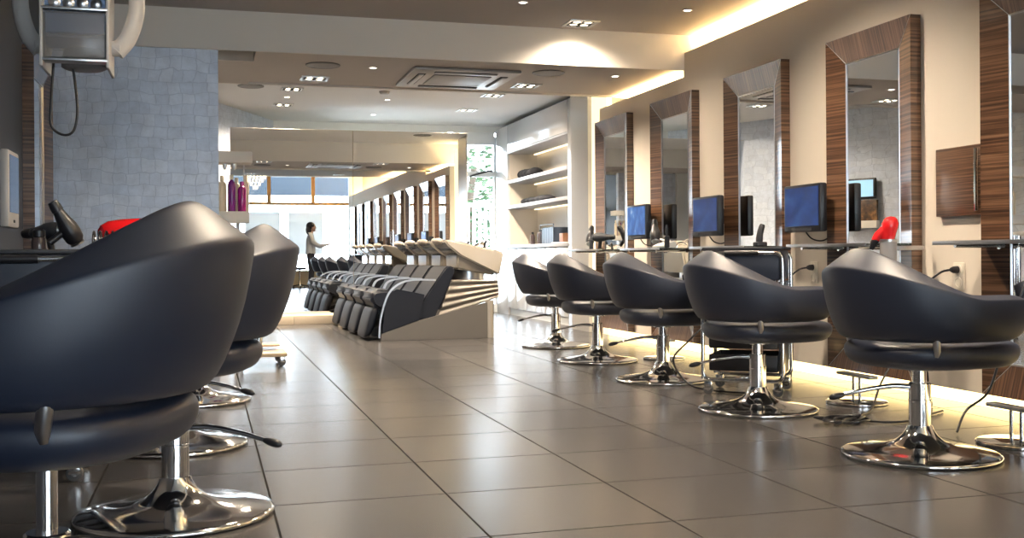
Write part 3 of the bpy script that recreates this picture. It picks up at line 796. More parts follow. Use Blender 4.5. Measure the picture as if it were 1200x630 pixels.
# ---------------------------------------------------------------- wash units
def make_wash(label, y, end=True):
    t = thing('wash_unit', label, 'wash chair', (1.67, y, 0), 0, 'row of wash chairs with basins')
    w = .355
    bm = bmesh.new()
    prism(bm, [(.0, 0), (1.155, 0), (1.165, .385), (.385, .195), (.0, .07)], -w, -w + .03, .003)
    prism(bm, [(.0, 0), (1.155, 0), (1.165, .385), (.385, .195), (.0, .07)], w - .03, w, .003)
    bx(bm, .55, 1.14, -w + .03, w - .03, .0, .30)
    obj('plinth', bm, 'putty', t)
    bm = bmesh.new(); cyl(bm, .045, .003, .384, (1.125, -w + .034, 0), 24); obj('corner_post', bm, 'satin', t)
    # corrugated side panels
    for s in (-1,) if end else ():
        bm = bmesh.new(); n = 40; grid = []
        for i in range(n + 1):
            k = i / n
            a = Vector((.58 + .145 * k, 0, .22 + .38 * k)); b = Vector((1.225 - .015 * k, 0, .415 + .175 * k))
            off = .007 * math.sin(k * 2 * PI * 4.5)
            row = []
            for j in range(7):
                p = a.lerp(b, j / 6); row.append(bm.verts.new((p.x, s * (w - .012 + off), p.z)))
            grid.append(row)
        for i in range(n):
            for j in range(6): bm.faces.new((grid[i][j], grid[i][j + 1], grid[i + 1][j + 1], grid[i + 1][j]))
        bmesh.ops.solidify(bm, geom=bm.faces[:], thickness=.010)
        obj('corrugated_panel', bm, 'satin', t)
    bm = bmesh.new(); prism(bm, [(.74, .56), (1.20, .58), (1.215, .43), (.62, .26)], -w + .03, w - .03, .004); obj('rear_body', bm, 'satin', t)
    # black side panels with metal arm strips
    for s in (-1, 1):
        full = end and s < 0
        bm = bmesh.new(); prism(bm, [(.01, .075), (.385, .20), (.445, .455), (.16, .515), (.085, .47), (.04, .33)], s * w - .022 if s > 0 else -w, s * w if s > 0 else -w + .022, .005)
        if full: obj('side_panel', bm, 'leather_side', t)
        else: bm.free()
        bm = bmesh.new()
        p = smooth_path(([(-.018, 0, .03), (-.005, 0, .20), (.035, 0, .36), (.095, 0, .49)] if full else [(.15, 0, .50)]) + [(.20, 0, .572), (.34, 0, .604), (.56, 0, .60)], 6)
        rings = []; hw = .012 if full else .008
        for i, q in enumerate(p):
            tt = (p[min(i + 1, len(p) - 1)] - p[max(i - 1, 0)]).normalized(); nn = Vector((-tt.z, 0, tt.x))
            ys = s * (w - .014)
            rings.append([bm.verts.new(q + nn * a + Vector((0, ys + b, 0))) for a, b in ((hw * .7, -hw), (hw * .7, hw), (-hw * .7, hw), (-hw * .7, -hw))])
        for a, b in zip(rings, rings[1:]):
            for k in range(4): bm.faces.new((a[k], a[(k + 1) % 4], b[(k + 1) % 4], b[k]))
        bm.faces.new(rings[0][::-1]); bm.faces.new(rings[-1])
        obj('armrest', bm, 'steel', t, 35)
    # upholstery
    bm = bmesh.new()
    prism(bm, [(-.085, .36), (-.10, .45), (-.06, .505), (.05, .515), (.42, .435), (.46, .36), (.40, .28), (-.02, .31)], -.325, .325, .04, 3); obj('seat_cushion', bm, 'leather_side', t, 60)
    bm = bmesh.new()
    prism(bm, [(.37, .20), (.55, .20), (.57, .23), (.765, .69), (.76, .72), (.70, .745), (.66, .725), (.36, .30)], -.335, .335, .03, 3); obj('backrest', bm, 'leather_side', t, 60)
    # leg rest: rounded long pad, slanting out and down
    bm = bmesh.new(); rings = []
    for k, (cx, cz, hw, th) in enumerate(((-.02, .355, .20, .03), (-.03, .345, .27, .052), (-.04, .32, .29, .066), (-.075, .20, .295, .068), (-.105, .09, .292, .064), (-.12, .045, .27, .052), (-.115, .028, .18, .02))):
        ring = []
        for i in range(20):
            a = 2 * PI * i / 20; e = .42
            yy = hw * math.copysign(abs(math.cos(a)) ** e, math.cos(a)); q = th * math.copysign(abs(math.sin(a)) ** e, math.sin(a))
            ring.append(bm.verts.new((cx + q * .86, yy, cz + q * .42)))
        rings.append(ring)
    for a, b in zip(rings, rings[1:]):
        for i in range(20): bm.faces.new((a[i], a[(i + 1) % 20], b[(i + 1) % 20], b[i]))
    bm.faces.new(rings[0][::-1]); bm.faces.new(rings[-1])
    obj('leg_rest', bm, 'leather_side', t, 70, 1)
    obj('leg_rest_bracket', box(-.04, .20, -.05, .05, .20, .33, .01), 'black', t)
    # basin stand and basin
    bm = bmesh.new(); cyl(bm, .17, .56, .80, (.98, 0, 0), 32); obj('basin_pedestal', bm, 'steel', t)
    bm = bmesh.new(); prism(bm, [(.80, .705), (1.21, .635), (1.225, .80), (.80, .87)], -.26, .26, .02, 3); obj('basin_stand', bm, 'ceramic', t)
    bm = bmesh.new(); prism(bm, [(.66, 1.0), (.70, 1.012), (1.285, .878), (1.235, .638), (.82, .84), (.68, .955)], -.325, .325, .018, 3)
    bmesh.ops.recalc_face_normals(bm, faces=bm.faces[:])
    f = max((q for q in bm.faces if q.normal.z > .5), key=lambda q: q.calc_area())
    bmesh.ops.inset_individual(bm, faces=[f], thickness=.045)
    vs = list(f.verts); bmesh.ops.translate(bm, vec=(.02, 0, -.10), verts=vs)
    c = sum((v.co for v in vs), Vector()) / len(vs)
    bmesh.ops.scale(bm, vec=(.7, .75, 1), space=Matrix.Translation(-c), verts=vs)
    obj('basin', bm, 'ceramic', t, 50)
    for s in (-1, 1):
        bm = bmesh.new(); ellipsoid(bm, (.655, s * .075, .995), .05, .07, .032, mtx=Matrix.Rotation(R(18), 3, 'Y')); obj('neck_rest', bm, 'gel', t)
    bm = bmesh.new(); cyl(bm, .018, .90, .94, (1.12, -.15, 0), 14, .004); tube(bm, smooth_path([(1.12, -.15, .93), (1.125, -.155, .965), (1.14, -.17, 1.0)], 4), .012, 10); obj('tap_lever', bm, 'black', t)
    bm = bmesh.new(); tube(bm, smooth_path([(1.18, .05, .89), (1.17, .05, .95), (1.12, .05, .97), (1.06, .05, .94)], 5), .014, 10); obj('spout', bm, 'chrome', t)
    bm = bmesh.new(); cyl(bm, .022, .88, .935, (1.21, .17, 0), 14, .004); tube(bm, smooth_path([(1.21, .17, .92), (1.20, .17, .965), (1.17, .18, .99)], 4), .013, 10); obj('spray_head', bm, 'chrome', t)
    return t
make_wash('black wash chair with cream basin, nearest of the row, its grey side panel in view', 10.875)
w1 = make_wash('black wash chair with cream basin, second of the row from the camera', 11.645, False)
for y, lab in ((12.415, 'black wash chair with cream basin, third of the row from the camera'),
               (13.185, 'black wash chair with cream basin, last of the row beside the big mirror')):
    dup(w1, (1.67, y, 0), 0, lab)

# ---------------------------------------------------------------- big mirror partition
t = thing('mirror_partition', 'huge frameless two panel mirror on a beige plinth behind the wash chairs', 'mirror', (0, YM, 0))
obj('mirror_glass', box(.31, 1.868, 0, .012, .112, 2.50), 'mirror', t)
obj('mirror_glass', box(1.874, 3.42, 0, .012, .112, 2.50), 'mirror', t)
obj('backing_board', box(.10, 3.425, .013, .06, 0.11, 2.505), 'sill', t)
obj('side_strip', box(.10, .305, -.004, .012, .112, 2.50), 'sill', t)
pl = box(.10, 1.05, -.52, .06, 0, .108, .004); bx(pl, 1.053, 1.60, -.52, .06, 0, .108, .004)
bx(pl, 1.60, 3.42, -.03, .06, 0, .108, .004)
obj('plinth', pl, 'sill', t)

# ---------------------------------------------------------------- white cabinet with lit niche
t = thing('display_cabinet', 'white gloss wall cabinet with three lit open shelves by the garden door', 'cabinet', (4.15, 0, 0))
obj('upper_panel', box(0, .03, 11.985, 14.615, 2.32, 2.70, .003), 'gloss', t)
obj('side_panel', box(.0, .46, 11.51, 11.98, .0, 2.70, .003), 'silverlac', t)
obj('side_panel', box(.0, .46, 14.62, 15.22, .0, 2.70, .003), 'gloss', t)
obj('back_panel', box(.44, .46, 11.98, 14.62, .90, 2.34), 'niche', t)
obj('niche_end', box(.03, .44, 14.60, 14.62, .99, 2.305), 'niche', t)
obj('niche_end', box(.03, .44, 11.98, 12.0, .99, 2.305), 'niche', t)
obj('niche_top', box(.0, .44, 11.98, 14.62, 2.29, 2.315), 'shelfedge', t)
for z in (1.865, 1.505): obj('shelf', box(.0, .44, 12.0, 14.60, z, z + .045, .002), 'shelfedge', t)
obj('counter', box(-.01, .44, 11.98, 14.62, .945, .99, .003), 'shelfedge', t)
n = 6
for k in range(n):
    a = 11.985 + k * (14.615 - 11.985) / n; b = 11.985 + (k + 1) * (14.615 - 11.985) / n
    obj('door', box(0, .022, a + .007, b - .007, .10, .935, .003), 'gloss', t)
obj('toe_kick', box(.03, .44, 11.98, 14.62, 0, .098), 'white', t)
for z in (2.288, 1.863, 1.503): obj('shelf_lamp', box(.38, .40, 12.05, 14.55, z - .012, z - .001), 'shelfglow', t)
# things on the shelves
def towel(label, y0, y1, z, hh):
    tt = thing('towel_bundle', label, 'towel', (4.36, (y0 + y1) / 2, z), 0, 'dark towels on the cabinet shelves')
    n = 5; L = y1 - y0
    for k in range(n):
        bm = bmesh.new(); a = -L / 2 + L * (k + .5) / n
        ellipsoid(bm, (random.uniform(-.02, .02), a, hh * .5 * random.uniform(.8, 1)), .11, L / n * .68, hh * .5)
        for v in bm.verts: v.co.z = max(0, v.co.z)
        obj('fold', bm, 'cloth', tt)
towel('heap of dark towels on the top cabinet shelf', 13.85, 14.45, 1.912, .15)
towel('long row of dark towels on the middle cabinet shelf', 13.25, 14.40, 1.552, .10)
for k in range(7):
    tag(obj('folder', box(4.28, 4.50, 12.92 + k * .075, 12.985 + k * .075, .992, 1.20 + .004 * (k % 3), .004), 'folder'),
        'slate blue folder in the upright row on the cabinet counter', 'folder', 'slate folders on the cabinet counter')
bm = bmesh.new(); tube(bm, rounded([(4.27, 12.9, 1.24), (4.27, 13.46, 1.24)], .02), .007, 8); bx(bm, 4.266, 4.274, 12.9, 12.91, .992, 1.24); bx(bm, 4.266, 4.274, 13.45, 13.46, .992, 1.24)
tag(obj('folder_rail', bm, 'black'), 'thin black rail holding the slate folders upright on the cabinet counter', 'rail')
def small_bottle(name, label, loc, r, h, body, cap, group):
    t = thing(name, label, 'bottle', loc, 0, group)
    bm = bmesh.new(); lathe(bm, [(0, 0), (r * .92, 0), (r, .006), (r, h * .72), (r * .8, h * .80), (r * .42, h * .84), (r * .42, h * .87), (0, h * .87)], 20); obj('body', bm, body, t)
    bm = bmesh.new(); lathe(bm, [(0, h * .86), (r * .5, h * .86), (r * .5, h * .985), (r * .35, h), (0, h)], 16); obj('cap', bm, cap, t)
small_bottle('bottle', 'dark bottle with pale label beside the slate folders', (4.34, 13.66, .99), .045, .20, 'amber', 'black', 'bottles on the cabinet counter')
small_bottle('bottle', 'leftmost small dark bottle on the cabinet counter', (4.30, 13.90, .99), .032, .17, 'amber', 'black', 'bottles on the cabinet counter')
tag(obj('carton', box(4.30, 4.44, 12.62, 12.76, .99, 1.12, .003), 'brownbox'), 'small brown carton right of the slate folders', 'box')
bm = box(4.19, 4.36, 12.25, 12.75, .992, 1.004, .002)
bk = tag(obj('magazine', bm, 'paper'), 'white magazine lying flat on the cabinet counter front', 'magazine')
bm = bmesh.new(); prism(bm, [(4.36, .99), (4.42, .99), (4.46, 1.14), (4.44, 1.15)], 12.18, 12.40, .003)
tag(obj('leaflet_stand', bm, 'paper'), 'white leaflet stand at the right end of the cabinet counter', 'stand')

# ---------------------------------------------------------------- bottle display at the wall end
t = thing('display_shelf', 'cream open display shelf holding bottles at the end of the blue wall', 'shelf', (0, 8.9, 0))
obj('header', box(-.35, .365, -.12, .12, 1.60, 1.69, .003), 'beam', t)
obj('bottom_shelf', box(-.35, .338, -.12, .12, 1.12, 1.21, .003), 'beam', t)
obj('post', box(-.35, -.30, -.10, .12, 1.21, 1.60, .003), 'beam', t)
obj('post', box(.30, .312, .10, .12, 1.21, 1.60, .002), 'steel', t)
for x, z1 in ((.155, 1.60), (.225, 1.60)):
    bm = bmesh.new(); lathe(bm, [(0, z1), (.02, z1), (.02, z1 - .02), (.012, z1 - .05), (0, z1 - .05)], 14, (x, 0, 0)); obj('spot', bm, 'steel', t)
obj('leg', box(-.33, -.29, -.08, .08, 0, 1.12, .003), 'steel', t)
obj('leg', box(.24, .27, .04, .09, 0, 1.12, .003), 'steel', t)
GB = 'bottles on the cream display shelf'
for x, y, r, h, b, c, lab in ((.205, 8.86, .030, .30, 'violet', 'creamBottle', 'tall violet bottle on the cream display shelf'),
                              (.285, 8.86, .033, .245, 'purple', 'purple', 'shorter magenta bottle on the cream display shelf'),
                              (.130, 8.87, .034, .29, 'creamBottle', 'creamBottle', 'cream bottle left of the violet one on the display shelf'),
                              (.245, 8.93, .030, .28, 'creamBottle', 'creamBottle', 'cream bottle between the violet and magenta ones'),
                              (.318, 8.93, .026, .30, 'creamBottle', 'creamBottle', 'cream bottle at the right end of the display shelf')):
    small_bottle('bottle', lab, (x, y, 1.21), r, h, b, c, GB)

# wheeled wooden-base stand with tray
t = thing('product_stand', 'chrome column stand on a pale wooden base with casters, by the blue wall end', 'stand', (.36, 8.55, 0))
obj('base_board', box(-.16, .24, -.20, .20, .075, .105, .008), 'paleWood', t)
obj('base_board', box(.02, .20, .05, .30, .135, .150, .005), 'paleWood', t)
for x in (-.02, .035):
    bm = bmesh.new(); cyl(bm, .028, .10, 1.0, (x, 0, 0), 24); obj('column', bm, 'chrome', t)
obj('tray', box(-.26, -.0, -.22, .20, 1.0, 1.018, .004), 'steel', t)
for x in (-.12, .20):
    for y in (-.16, .16):
        bm = bmesh.new(); cyl(bm, .032, -.014, .014, (x, y, .033), 18, .004, Matrix.Rotation(R(90), 4, 'X')); w = obj('caster', bm, 'rubber', t)
        bm = box(x - .02, x + .02, y - .02, y - .015, .03, .076, .002); bx(bm, x - .02, x + .02, y + .015, y + .02, .03, .076, .002); obj('fork', bm, 'chrome', w)
bm = bmesh.new(); prism(bm, [(.13, 1.02), (.33, 1.02), (.335, 1.028), (.20, 1.045), (.13, 1.03)], 8.40, 8.66, .002)
tag(obj('magazine', bm, 'paper'), 'open white magazine lying on the stand below the display bottles', 'magazine')

# ---------------------------------------------------------------- ceiling fittings
def spot4(loc, label, energy=0):
    t = thing('square_spotlight', label, 'ceiling light', loc, 0, 'square four lamp spotlights in the ceilings')
    bm = bmesh.new(); a, b = .125, .10
    for x0, x1, y0, y1 in ((-a, a, -a, -b), (-a, a, b, a), (-a, -b, -b, b), (b, a, -b, b)): bx(bm, x0, x1, y0, y1, -.010, 0.004, .002)
    obj('frame', bm, 'steel', t)
    obj('recess', box(-b, b, -b, b, -.002, .002), 'shadowgap', t)
    for x in (-.047, .047):
        for y in (-.047, .047):
            bm = bmesh.new(); lathe(bm, [(.038, -.002), (.040, -.008), (.036, -.010), (.030, -.004), (.030, -.002)], 18, (x, y, 0)); r = obj('lamp', bm, 'steel', t)
            bm = bmesh.new(); lathe(bm, [(0, -.006), (.020, -.006), (.028, -.0035), (.028, -.002)], 14, (x, y, 0)); obj('lamp_lens', bm, 'bulb', r)
    return t
sp = spot4((2.95, 8.17, HC), 'square four lamp spotlight in the high ceiling just before the cream beam')
SPOTS = [(2.95, 8.17, HC)]
for x, y, z, lab in ((.956, 9.72, LC, 'square spotlight at the left of the lowered ceiling, nearest one'), (2.938, 9.67, LC, 'square spotlight at the right of the lowered ceiling, beyond the vent'),
                     (.965, 12.42, BC, 'square spotlight second along the left line beyond the soffit'), (3.33, 12.35, BC, 'square spotlight second along the right line beyond the soffit'),
                     (.955, 13.72, BC, 'square spotlight third along the left line, just before the mirror'), (3.33, 13.68, BC, 'square spotlight third along the right line, just before the mirror'),
                     (2.95, 5.7, HC, 'square spotlight above the right chairs, seen only in mirrors'), (2.95, 3.5, HC, 'square spotlight above the nearest right chair, outside the picture'),
                     (.95, 5.7, HC, 'square spotlight above the left chairs, outside the picture'), (.95, 3.5, HC, 'square spotlight above the largest chair, outside the picture')):
    dup(sp, (x, y, z), 0, lab); SPOTS.append((x, y, z))
def downlight(loc, label):
    t = thing('downlight', label, 'ceiling light', loc, 0, 'small round downlights in the ceilings')
    bm = bmesh.new(); lathe(bm, [(.030, .003), (.040, .001), (.042, -.004), (.034, -.006), (.030, -.002)], 22); obj('ring', bm, 'steel', t)
    bm = bmesh.new(); lathe(bm, [(0, -.004), (.026, -.004), (.031, 0)], 18); obj('lens', bm, 'spot', t)
    return t
dl = downlight((2.288, 7.6, HC), 'small round downlight at the top centre of the picture')
for x, y, z, lab in ((3.597, 7.53, HC, 'small round downlight beside the cove at the top of the picture'), (1.386, 9.06, LC, 'small round downlight left of the ceiling vent'),
                     (3.566, 8.97, LC, 'small round downlight beside the lower cove'), (.955, 13.05, BC, 'small round downlight in the left line of spotlights'),
                     (2.16, 13.0, BC, 'small round downlight in the middle of the wash area ceiling'), (2.2, 14.4, BC, 'small round downlight farthest back above the mirror')):
    dup(dl, (x, y, z), 0, lab)
def disc(loc, label):
    t = thing('ceiling_speaker', label, 'loudspeaker', loc, 0, 'round ceiling loudspeakers')
    bm = bmesh.new(); lathe(bm, [(.13, .003), (.145, .0), (.145, -.008), (.132, -.012), (.128, -.010)], 40); obj('rim', bm, 'silverdisc', t)
    bm = bmesh.new(); lathe(bm, [(0, -.016), (.08, -.014), (.13, -.009), (.13, 0)], 40); obj('grille', bm, 'silverdisc', t)
    return t
ds = disc((.958, 9.03, LC), 'round ceiling loudspeaker left of the vent, above the bottles')
for x, y, z, lab in ((2.923, 8.94, LC, 'round ceiling loudspeaker right of the ceiling vent'), (3.33, 11.4, BC, 'round ceiling loudspeaker in the shaded strip above the cabinet'),
                     (.50, 12.3, BC, 'round ceiling loudspeaker at the far left above the mirror')):
    dup(ds, (x, y, z), 0, lab)
t = thing('smoke_detector', 'small round smoke detector beyond the soffit edge', 'detector', (2.02, 12.35, BC))
bm = bmesh.new(); lathe(bm, [(0, -.035), (.045, -.033), (.058, -.02), (.06, 0)], 28); obj('body', bm, 'lgrey', t)
bm = bmesh.new(); lathe(bm, [(.061, .0), (.063, -.008), (.060, -.012)], 28); obj('base_ring', bm, 'grey', t)

t = thing('ceiling_air_conditioner', 'square grey ceiling air conditioner with louvres in the lowered ceiling', 'air conditioner', (2.19, 9.37, LC))
bm = box(-.475, .475, -.475, .475, -.028, 0, .012); obj('fascia', bm, 'ac', t)
obj('intake_grille', box(-.26, .26, -.26, .26, -.036, -.026, .004), 'grey', t)
for k in range(4):
    bm = box(-.28, .28, -.405, -.335, -.031, -.026, .002); xf(bm, Matrix.Rotation(k * PI / 2, 4, 'Z')); obj('air_slot', bm, 'shadowgap', t)
    bm = box(-.275, .275, -.40, -.355, -.042, -.032, .003); xf(bm, Matrix.Rotation(k * PI / 2, 4, 'Z')); obj('louvre', bm, 'ac', t)

# ---------------------------------------------------------------- console on the slanted wall (seen in the nearest mirror)
t = thing('info_screen', 'pale blue screen with black bezel on the embossed wall, seen in the nearest mirror', 'screen', (-.465, 12.28, 0), -math.atan2(.47, 1))
obj('bezel', box(.0, .05, -.22, .22, 1.56, 1.83, .008), 'black', t)
obj('display', box(.049, .053, -.195, .195, 1.585, 1.805), 'paleScreen', t)
t = thing('framed_picture', 'brown abstract picture below the pale blue screen, seen in the nearest mirror', 'picture', (-.465, 12.28, 0), -math.atan2(.47, 1))
obj('canvas', box(.0, .05, -.24, .24, 1.27, 1.54, .004), 'painting', t)
obj('ledge', box(.0, .09, -.26, .26, 1.17, 1.265, .004), 'beam', t)

# ---------------------------------------------------------------- things reflected from the shop front
t = thing('chandelier', 'cream crystal chandelier near the shop window, seen in the back mirror', 'chandelier', (1.25, -.3, 0))
for k, (r, z) in enumerate(((.33, 3.02), (.26, 2.93), (.19, 2.84), (.12, 2.75), (.05, 2.66))):
    bm = bmesh.new(); n = max(8, int(r * 70))
    for i in range(n):
        a = 2 * PI * i / n
        lathe(bm, [(0, .05), (.018, .02), (.016, -.02), (0, -.06)], 6, (r * math.cos(a), r * math.sin(a), z))
    obj('crystal_tier', bm, 'crystal', t)
    bm = bmesh.new(); tube(bm, [(r * math.cos(2 * PI * i / 32), r * math.sin(2 * PI * i / 32), z + .05) for i in range(32)], .008, 6, closed=True); obj('ring', bm, 'chrome', t)
bm = bmesh.new(); cyl(bm, .01, 2.6, 3.58, seg=10); cyl(bm, .06, 3.56, 3.60, seg=20)
for z, r in ((3.07, .33), (2.98, .26), (2.89, .19), (2.80, .12)): bx(bm, -r, r, -.004, .004, z - .004, z + .004); bx(bm, -.004, .004, -r, r, z - .004, z + .004)
obj('stem', bm, 'chrome', t)

t = thing('work_stool', 'black stylist stool on a five arm wheeled base, seen in the back mirror', 'stool', (2.42, -.95, 0))
bm = bmesh.new(); lathe(bm, [(0, .50), (.16, .50), (.18, .515), (.18, .55), (.165, .57), (0, .575)], 32); obj('seat', bm, 'leather', t)
bm = bmesh.new(); cyl(bm, .022, .08, .505, seg=18); obj('column', bm, 'chrome', t)
for k in range(5):
    a = 2 * PI * k / 5 + .3
    bm = bmesh.new(); tube(bm, [(0, 0, .10), (.12 * math.cos(a), .12 * math.sin(a), .085), (.25 * math.cos(a), .25 * math.sin(a), .065)], .016, 8); lg = obj('leg', bm, 'black', t)
    bm = bmesh.new(); ellipsoid(bm, (.25 * math.cos(a), .25 * math.sin(a), .027), .027, .02, .027, 14, 8); obj('caster', bm, 'black', lg)
for x, lab in ((1.55, 'white poster board in the shop window, left of the person in the back mirror'), (2.75, 'white poster board in the shop window, behind the person in the back mirror')):
    t = thing('poster_board', lab, 'poster', (x, YF + .08, 0), 0, 'poster boards in the shop window')
    obj('board', box(-.48, .48, -.008, .008, .92, 2.12, .003), 'frost', t)
    for s in (-.4, .4):
        bm = bmesh.new(); cyl(bm, .004, 2.12, 2.36, (s, 0, 0), 6); obj('hanging_wire', bm, 'steel', t)

# person: standing stylist facing the right wall, arms forward
def person(loc, rz):
    t = thing('person', 'person in pale shirt and dark trousers standing with arms forward, reflected in the back mirror', 'person', loc, rz)
    def skin_obj(name, verts, edges, radii, mtl, parent, root=0, lv=2):
        me = bpy.data.meshes.new(name); me.from_pydata([Vector(v) for v in verts], edges, [])
        o = bpy.data.objects.new(name, me); COL.objects.link(o); o.parent = parent; me.materials.append(M[mtl])
        md = o.modifiers.new('skin', 'SKIN'); md.use_smooth_shade = True
        for i, r in enumerate(radii):
            sv = me.skin_vertices[0].data[i]; sv.radius = r if isinstance(r, tuple) else (r, r); sv.use_root = (i == root)
        sd = o.modifiers.new('sub', 'SUBSURF'); sd.levels = lv; sd.render_levels = lv
        return o
    # body (x forward)
    V = [(0, 0, .92), (0, 0, 1.08), (-.01, 0, 1.24), (0, 0, 1.38), (.01, 0, 1.47), (.025, 0, 1.56), (.03, 0, 1.63)]
    Rr = [(.07, .09), (.07, .09), (.07, .10), (.06, .08), .05, .06, .055]
    E = [(i, i + 1) for i in range(6)]
    for s in (-1, 1):
        b = len(V)
        V += [(.0, s * .165, 1.385), (.06, s * .21, 1.20), (.24, s * .19, 1.10), (.42, s * .13, 1.16), (.49, s * .115, 1.17)]
        Rr += [.040, .036, .034, .026, .032]
        E += [(3, b), (b, b + 1), (b + 1, b + 2), (b + 2, b + 3), (b + 3, b + 4)]
        b = len(V)
        V += [(.0, s * .095, .86), (.02, s * .10, .48), (-.02, s * .10, .09), (.10, s * .12, .035), (.17, s * .125, .025)]
        Rr += [.065, .050, .040, .038, .025]
        E += [(0, b), (b, b + 1), (b + 1, b + 2), (b + 2, b + 3), (b + 3, b + 4)]
    body = skin_obj('body', V, E, Rr, 'skin', t)
    # head
    bm = bmesh.new(); ellipsoid(bm, (.035, 0, 1.595), .092, .074, .115, 28, 18)
    ellipsoid(bm, (.128, 0, 1.582), .016, .013, .020, 10, 8); ellipsoid(bm, (.04, .076, 1.59), .016, .008, .028, 10, 8); ellipsoid(bm, (.04, -.076, 1.59), .016, .008, .028, 10, 8)
    ellipsoid(bm, (.085, 0, 1.515), .035, .035, .025, 12, 8); obj('head', bm, 'skin', body)
    bm = bmesh.new()
    for s in (-1, 1): ellipsoid(bm, (.117, s * .03, 1.605), .009, .013, .008, 10, 8)
    obj('eyes', bm, 'black', body)
    bm = bmesh.new(); ellipsoid(bm, (.117, 0, 1.537), .010, .022, .006, 10, 8); obj('mouth', bm, 'gel', body)
    bm = bmesh.new(); ellipsoid(bm, (.0, 0, 1.625), .112, .093, .105, 24, 16); ellipsoid(bm, (-.045, 0, 1.53), .075, .09, .13, 20, 12)
    ellipsoid(bm, (-.035, .06, 1.50), .05, .032, .11, 16, 10); ellipsoid(bm, (-.035, -.06, 1.50), .05, .032, .11, 16, 10)
    obj('hair', bm, 'hair', t)
    # shirt over torso and upper arms
    V = [(0, 0, .80), (0, 0, 1.06), (-.01, 0, 1.24), (0, 0, 1.40), (.008, 0, 1.455)]; Rr = [(.15, .20), (.125, .158), (.125, .166), (.102, .142), .066]; E = [(0, 1), (1, 2), (2, 3), (3, 4)]
    for s in (-1, 1):
        b = len(V); V += [(.012, s * .185, 1.372), (.065, s * .215, 1.20), (.22, s * .192, 1.105), (.40, s * .135, 1.155)]; Rr += [.062, .058, .054, .042]
        E += [(3, b), (b, b + 1), (b + 1, b + 2), (b + 2, b + 3)]
    skin_obj('shirt', V, E, Rr, 'shirt', t)
    V = [(0, 0, 1.02), (0, 0, .86)]; Rr = [(.115, .15), (.125, .165)]; E = [(0, 1)]
    for s in (-1, 1):
        b = len(V); V += [(.0, s * .097, .80), (.02, s * .10, .48), (-.02, s * .10, .09)]; Rr += [.098, .078, .064]
        E += [(1, b), (b, b + 1), (b + 1, b + 2)]
    skin_obj('trousers', V, E, Rr, 'trouser', t)
    for s in (-1, 1):
        bm = bmesh.new(); ellipsoid(bm, (.07, s * .115, .045), .145, .052, .048, 20, 10)
        for v in bm.verts: v.co.z = max(.0, v.co.z)
        obj('shoe', bm, 'black', t)
        # five separate fingers rooted inside the palm
        for k in range(5):
            if k < 4:
                y0 = s * (.115 + (k - 1.5) * .019); L = (.062, .078, .084, .072)[k]
                p = [(.485, y0, 1.175), (.53, y0, 1.178), (.53 + L * .5, y0, 1.168), (.53 + L * .85, y0 * .98, 1.142)]
            else:
                y0 = s * .115; q = -s
                p = [(.455, y0 + q * .02, 1.165), (.485, y0 + q * .05, 1.155), (.515, y0 + q * .062, 1.145), (.54, y0 + q * .058, 1.138)]
            skin_obj('finger' if k < 4 else 'thumb', p, [(0, 1), (1, 2), (2, 3)], [.011, .0095, .009, .007], 'skin', body, lv=1)
    return t
person((2.55, .85, 0), R(5))

# ---------------------------------------------------------------- outside the windows
t = thing('canopy', 'slate blue canopy outside the shop window, seen in the back mirror', 'canopy', (2, -6.2, 0))
bm = bmesh.new(); prism(bm, [(-.9, 3.05), (.9, 2.74), (.9, 6.2), (-.9, 6.2)], -6, 6, .02, axis='x'); obj('roof', bm, 'awning', t)
for x in (-5.5, 5.5):
    bm = bmesh.new(); cyl(bm, .06, -.04, 2.85, (x, 0, 0), 14); obj('post', bm, 'steel', t)
def bush(label, loc, rx, ry, rz, n, seed):
    rnd = random.Random(seed); t = thing('garden_tree', label, 'tree', loc, 0, 'garden trees outside the back windows')
    bm = bmesh.new()
    for k in range(n):
        while True:
            p = Vector((rnd.uniform(-1, 1), rnd.uniform(-1, 1), rnd.uniform(-1, 1)))
            if .35 < p.length < 1: break
        c = Vector((p.x * rx, p.y * ry, p.z * rz + rz + .5)); s = rnd.uniform(.05, .10)
        q = Matrix.Rotation(rnd.uniform(0, 6.28), 3, 'Z') @ Matrix.Rotation(rnd.uniform(-1.2, 1.2), 3, 'X')
        vs = [bm.verts.new(c + q @ Vector(v) * s) for v in ((-1, 0, 0), (0, -.5, .08), (1, 0, 0), (0, .5, .08))]
        bm.faces.new(vs)
    obj('foliage', bm, 'leaf', t, None)
    bm = bmesh.new(); tube(bm, smooth_path([(0, 0, -.05), (.05, .02, rz * .6), (-.03, 0, rz * 1.2), (.06, 0, rz * 1.8)], 5), .06, 10); obj('trunk', bm, 'bark', t)
bush('leafy tree outside the garden door at the right', (4.6, 18.6, 0), 1.05, .7, 1.35, 1500, 1)
bush('leafy tree outside the back window above the mirror, middle', (2.2, 19.0, 0), 1.2, .7, 1.9, 1900, 2)
bush('leafy tree outside the back window above the mirror, left', (-.3, 19.3, 0), 1.2, .7, 1.8, 1300, 3)
t = thing('picket_fence', 'white railing outside the garden door', 'fence', (0, 17.2, 0))
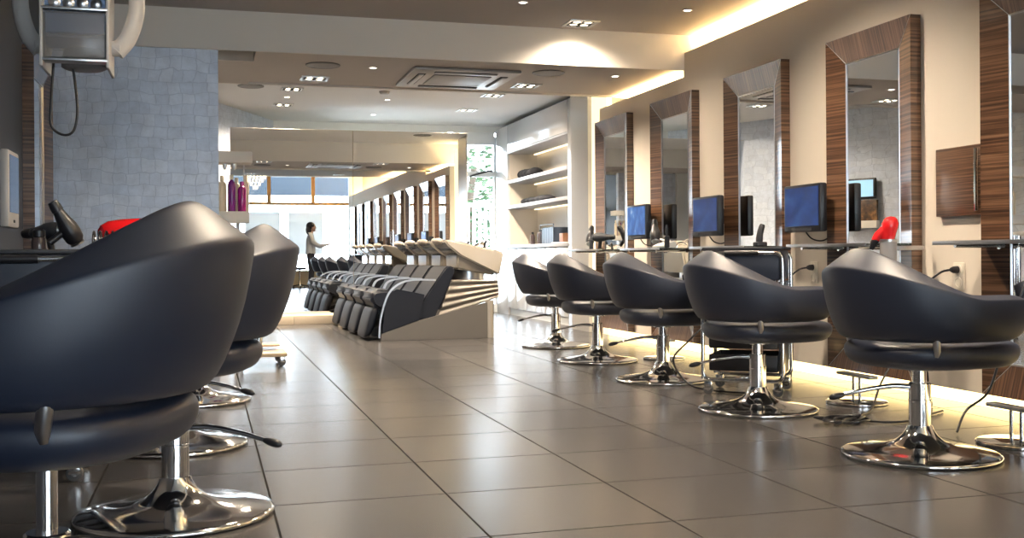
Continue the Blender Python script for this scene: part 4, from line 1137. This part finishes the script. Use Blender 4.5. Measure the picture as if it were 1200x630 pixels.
for k in range(24):
    x = 2.9 + k * .10; obj('picket', box(x - .022, x + .022, -.012, .012, -.04, 1.72, .004), 'picket', t)
obj('rail', box(2.8, 5.3, .012, .04, 1.66, 1.72, .004), 'picket', t); obj('rail', box(2.8, 5.3, .012, .04, .25, .31, .004), 'picket', t)

# ---------------------------------------------------------------- light
for k, (x, y, z) in enumerate(SPOTS):
    light('spotlight_beam', 'SPOT', (x, y, z - .02), (150 if y < 6 else 90 if k == 0 else 250), (1, .83, .64), '', spot_size=R(150), spot_blend=1.0, shadow_soft_size=.06)
for nm, loc, rot, sx, sy in (('window_portal', (1.9, YF - .16, 1.8), R(90), 4.2, 2.68), ('garden_portal', (2.95, YW + .15, 1.34), R(-90), 2.7, 2.68)):
    o = light(nm, 'AREA', loc, 1, (1, 1, 1), '', rot=(rot, 0, 0), shape='RECTANGLE', size=sx, size_y=sy)
    o.data.cycles.is_portal = True

w = bpy.data.worlds.new('sky'); S.world = w; w.use_nodes = True
bg = w.node_tree.nodes['Background']; bg.inputs['Color'].default_value = (.78, .89, 1.0, 1); bg.inputs['Strength'].default_value = 7.0

# ---------------------------------------------------------------- camera
cam = bpy.data.cameras.new('camera'); co = bpy.data.objects.new('camera', cam); COL.objects.link(co)
cam.sensor_width = 36; cam.lens = 36 * 1246 / 1200; cam.shift_y = -15.5 / 1200; cam.clip_start = .05
co.matrix_world = Matrix.Translation((0, 0, .839)) @ Matrix.Rotation(R(-16.07), 4, 'Z') @ Matrix.Rotation(R(90), 4, 'X') @ Matrix.Rotation(R(-.413), 4, 'Z')
S.camera = co
S.view_settings.view_transform = 'Standard'; S.view_settings.look = 'None'; S.view_settings.gamma = 1
S.view_settings.exposure = 1.3; S.view_settings.use_curve_mapping = False
S.cycles.use_denoising = True; S.cycles.max_bounces = 10; S.cycles.diffuse_bounces = 4; S.cycles.glossy_bounces = 6
S.cycles.transmission_bounces = 6; S.cycles.transparent_max_bounces = 10
S.cycles.caustics_reflective = False; S.cycles.caustics_refractive = False; S.cycles.sample_clamp_indirect = 6
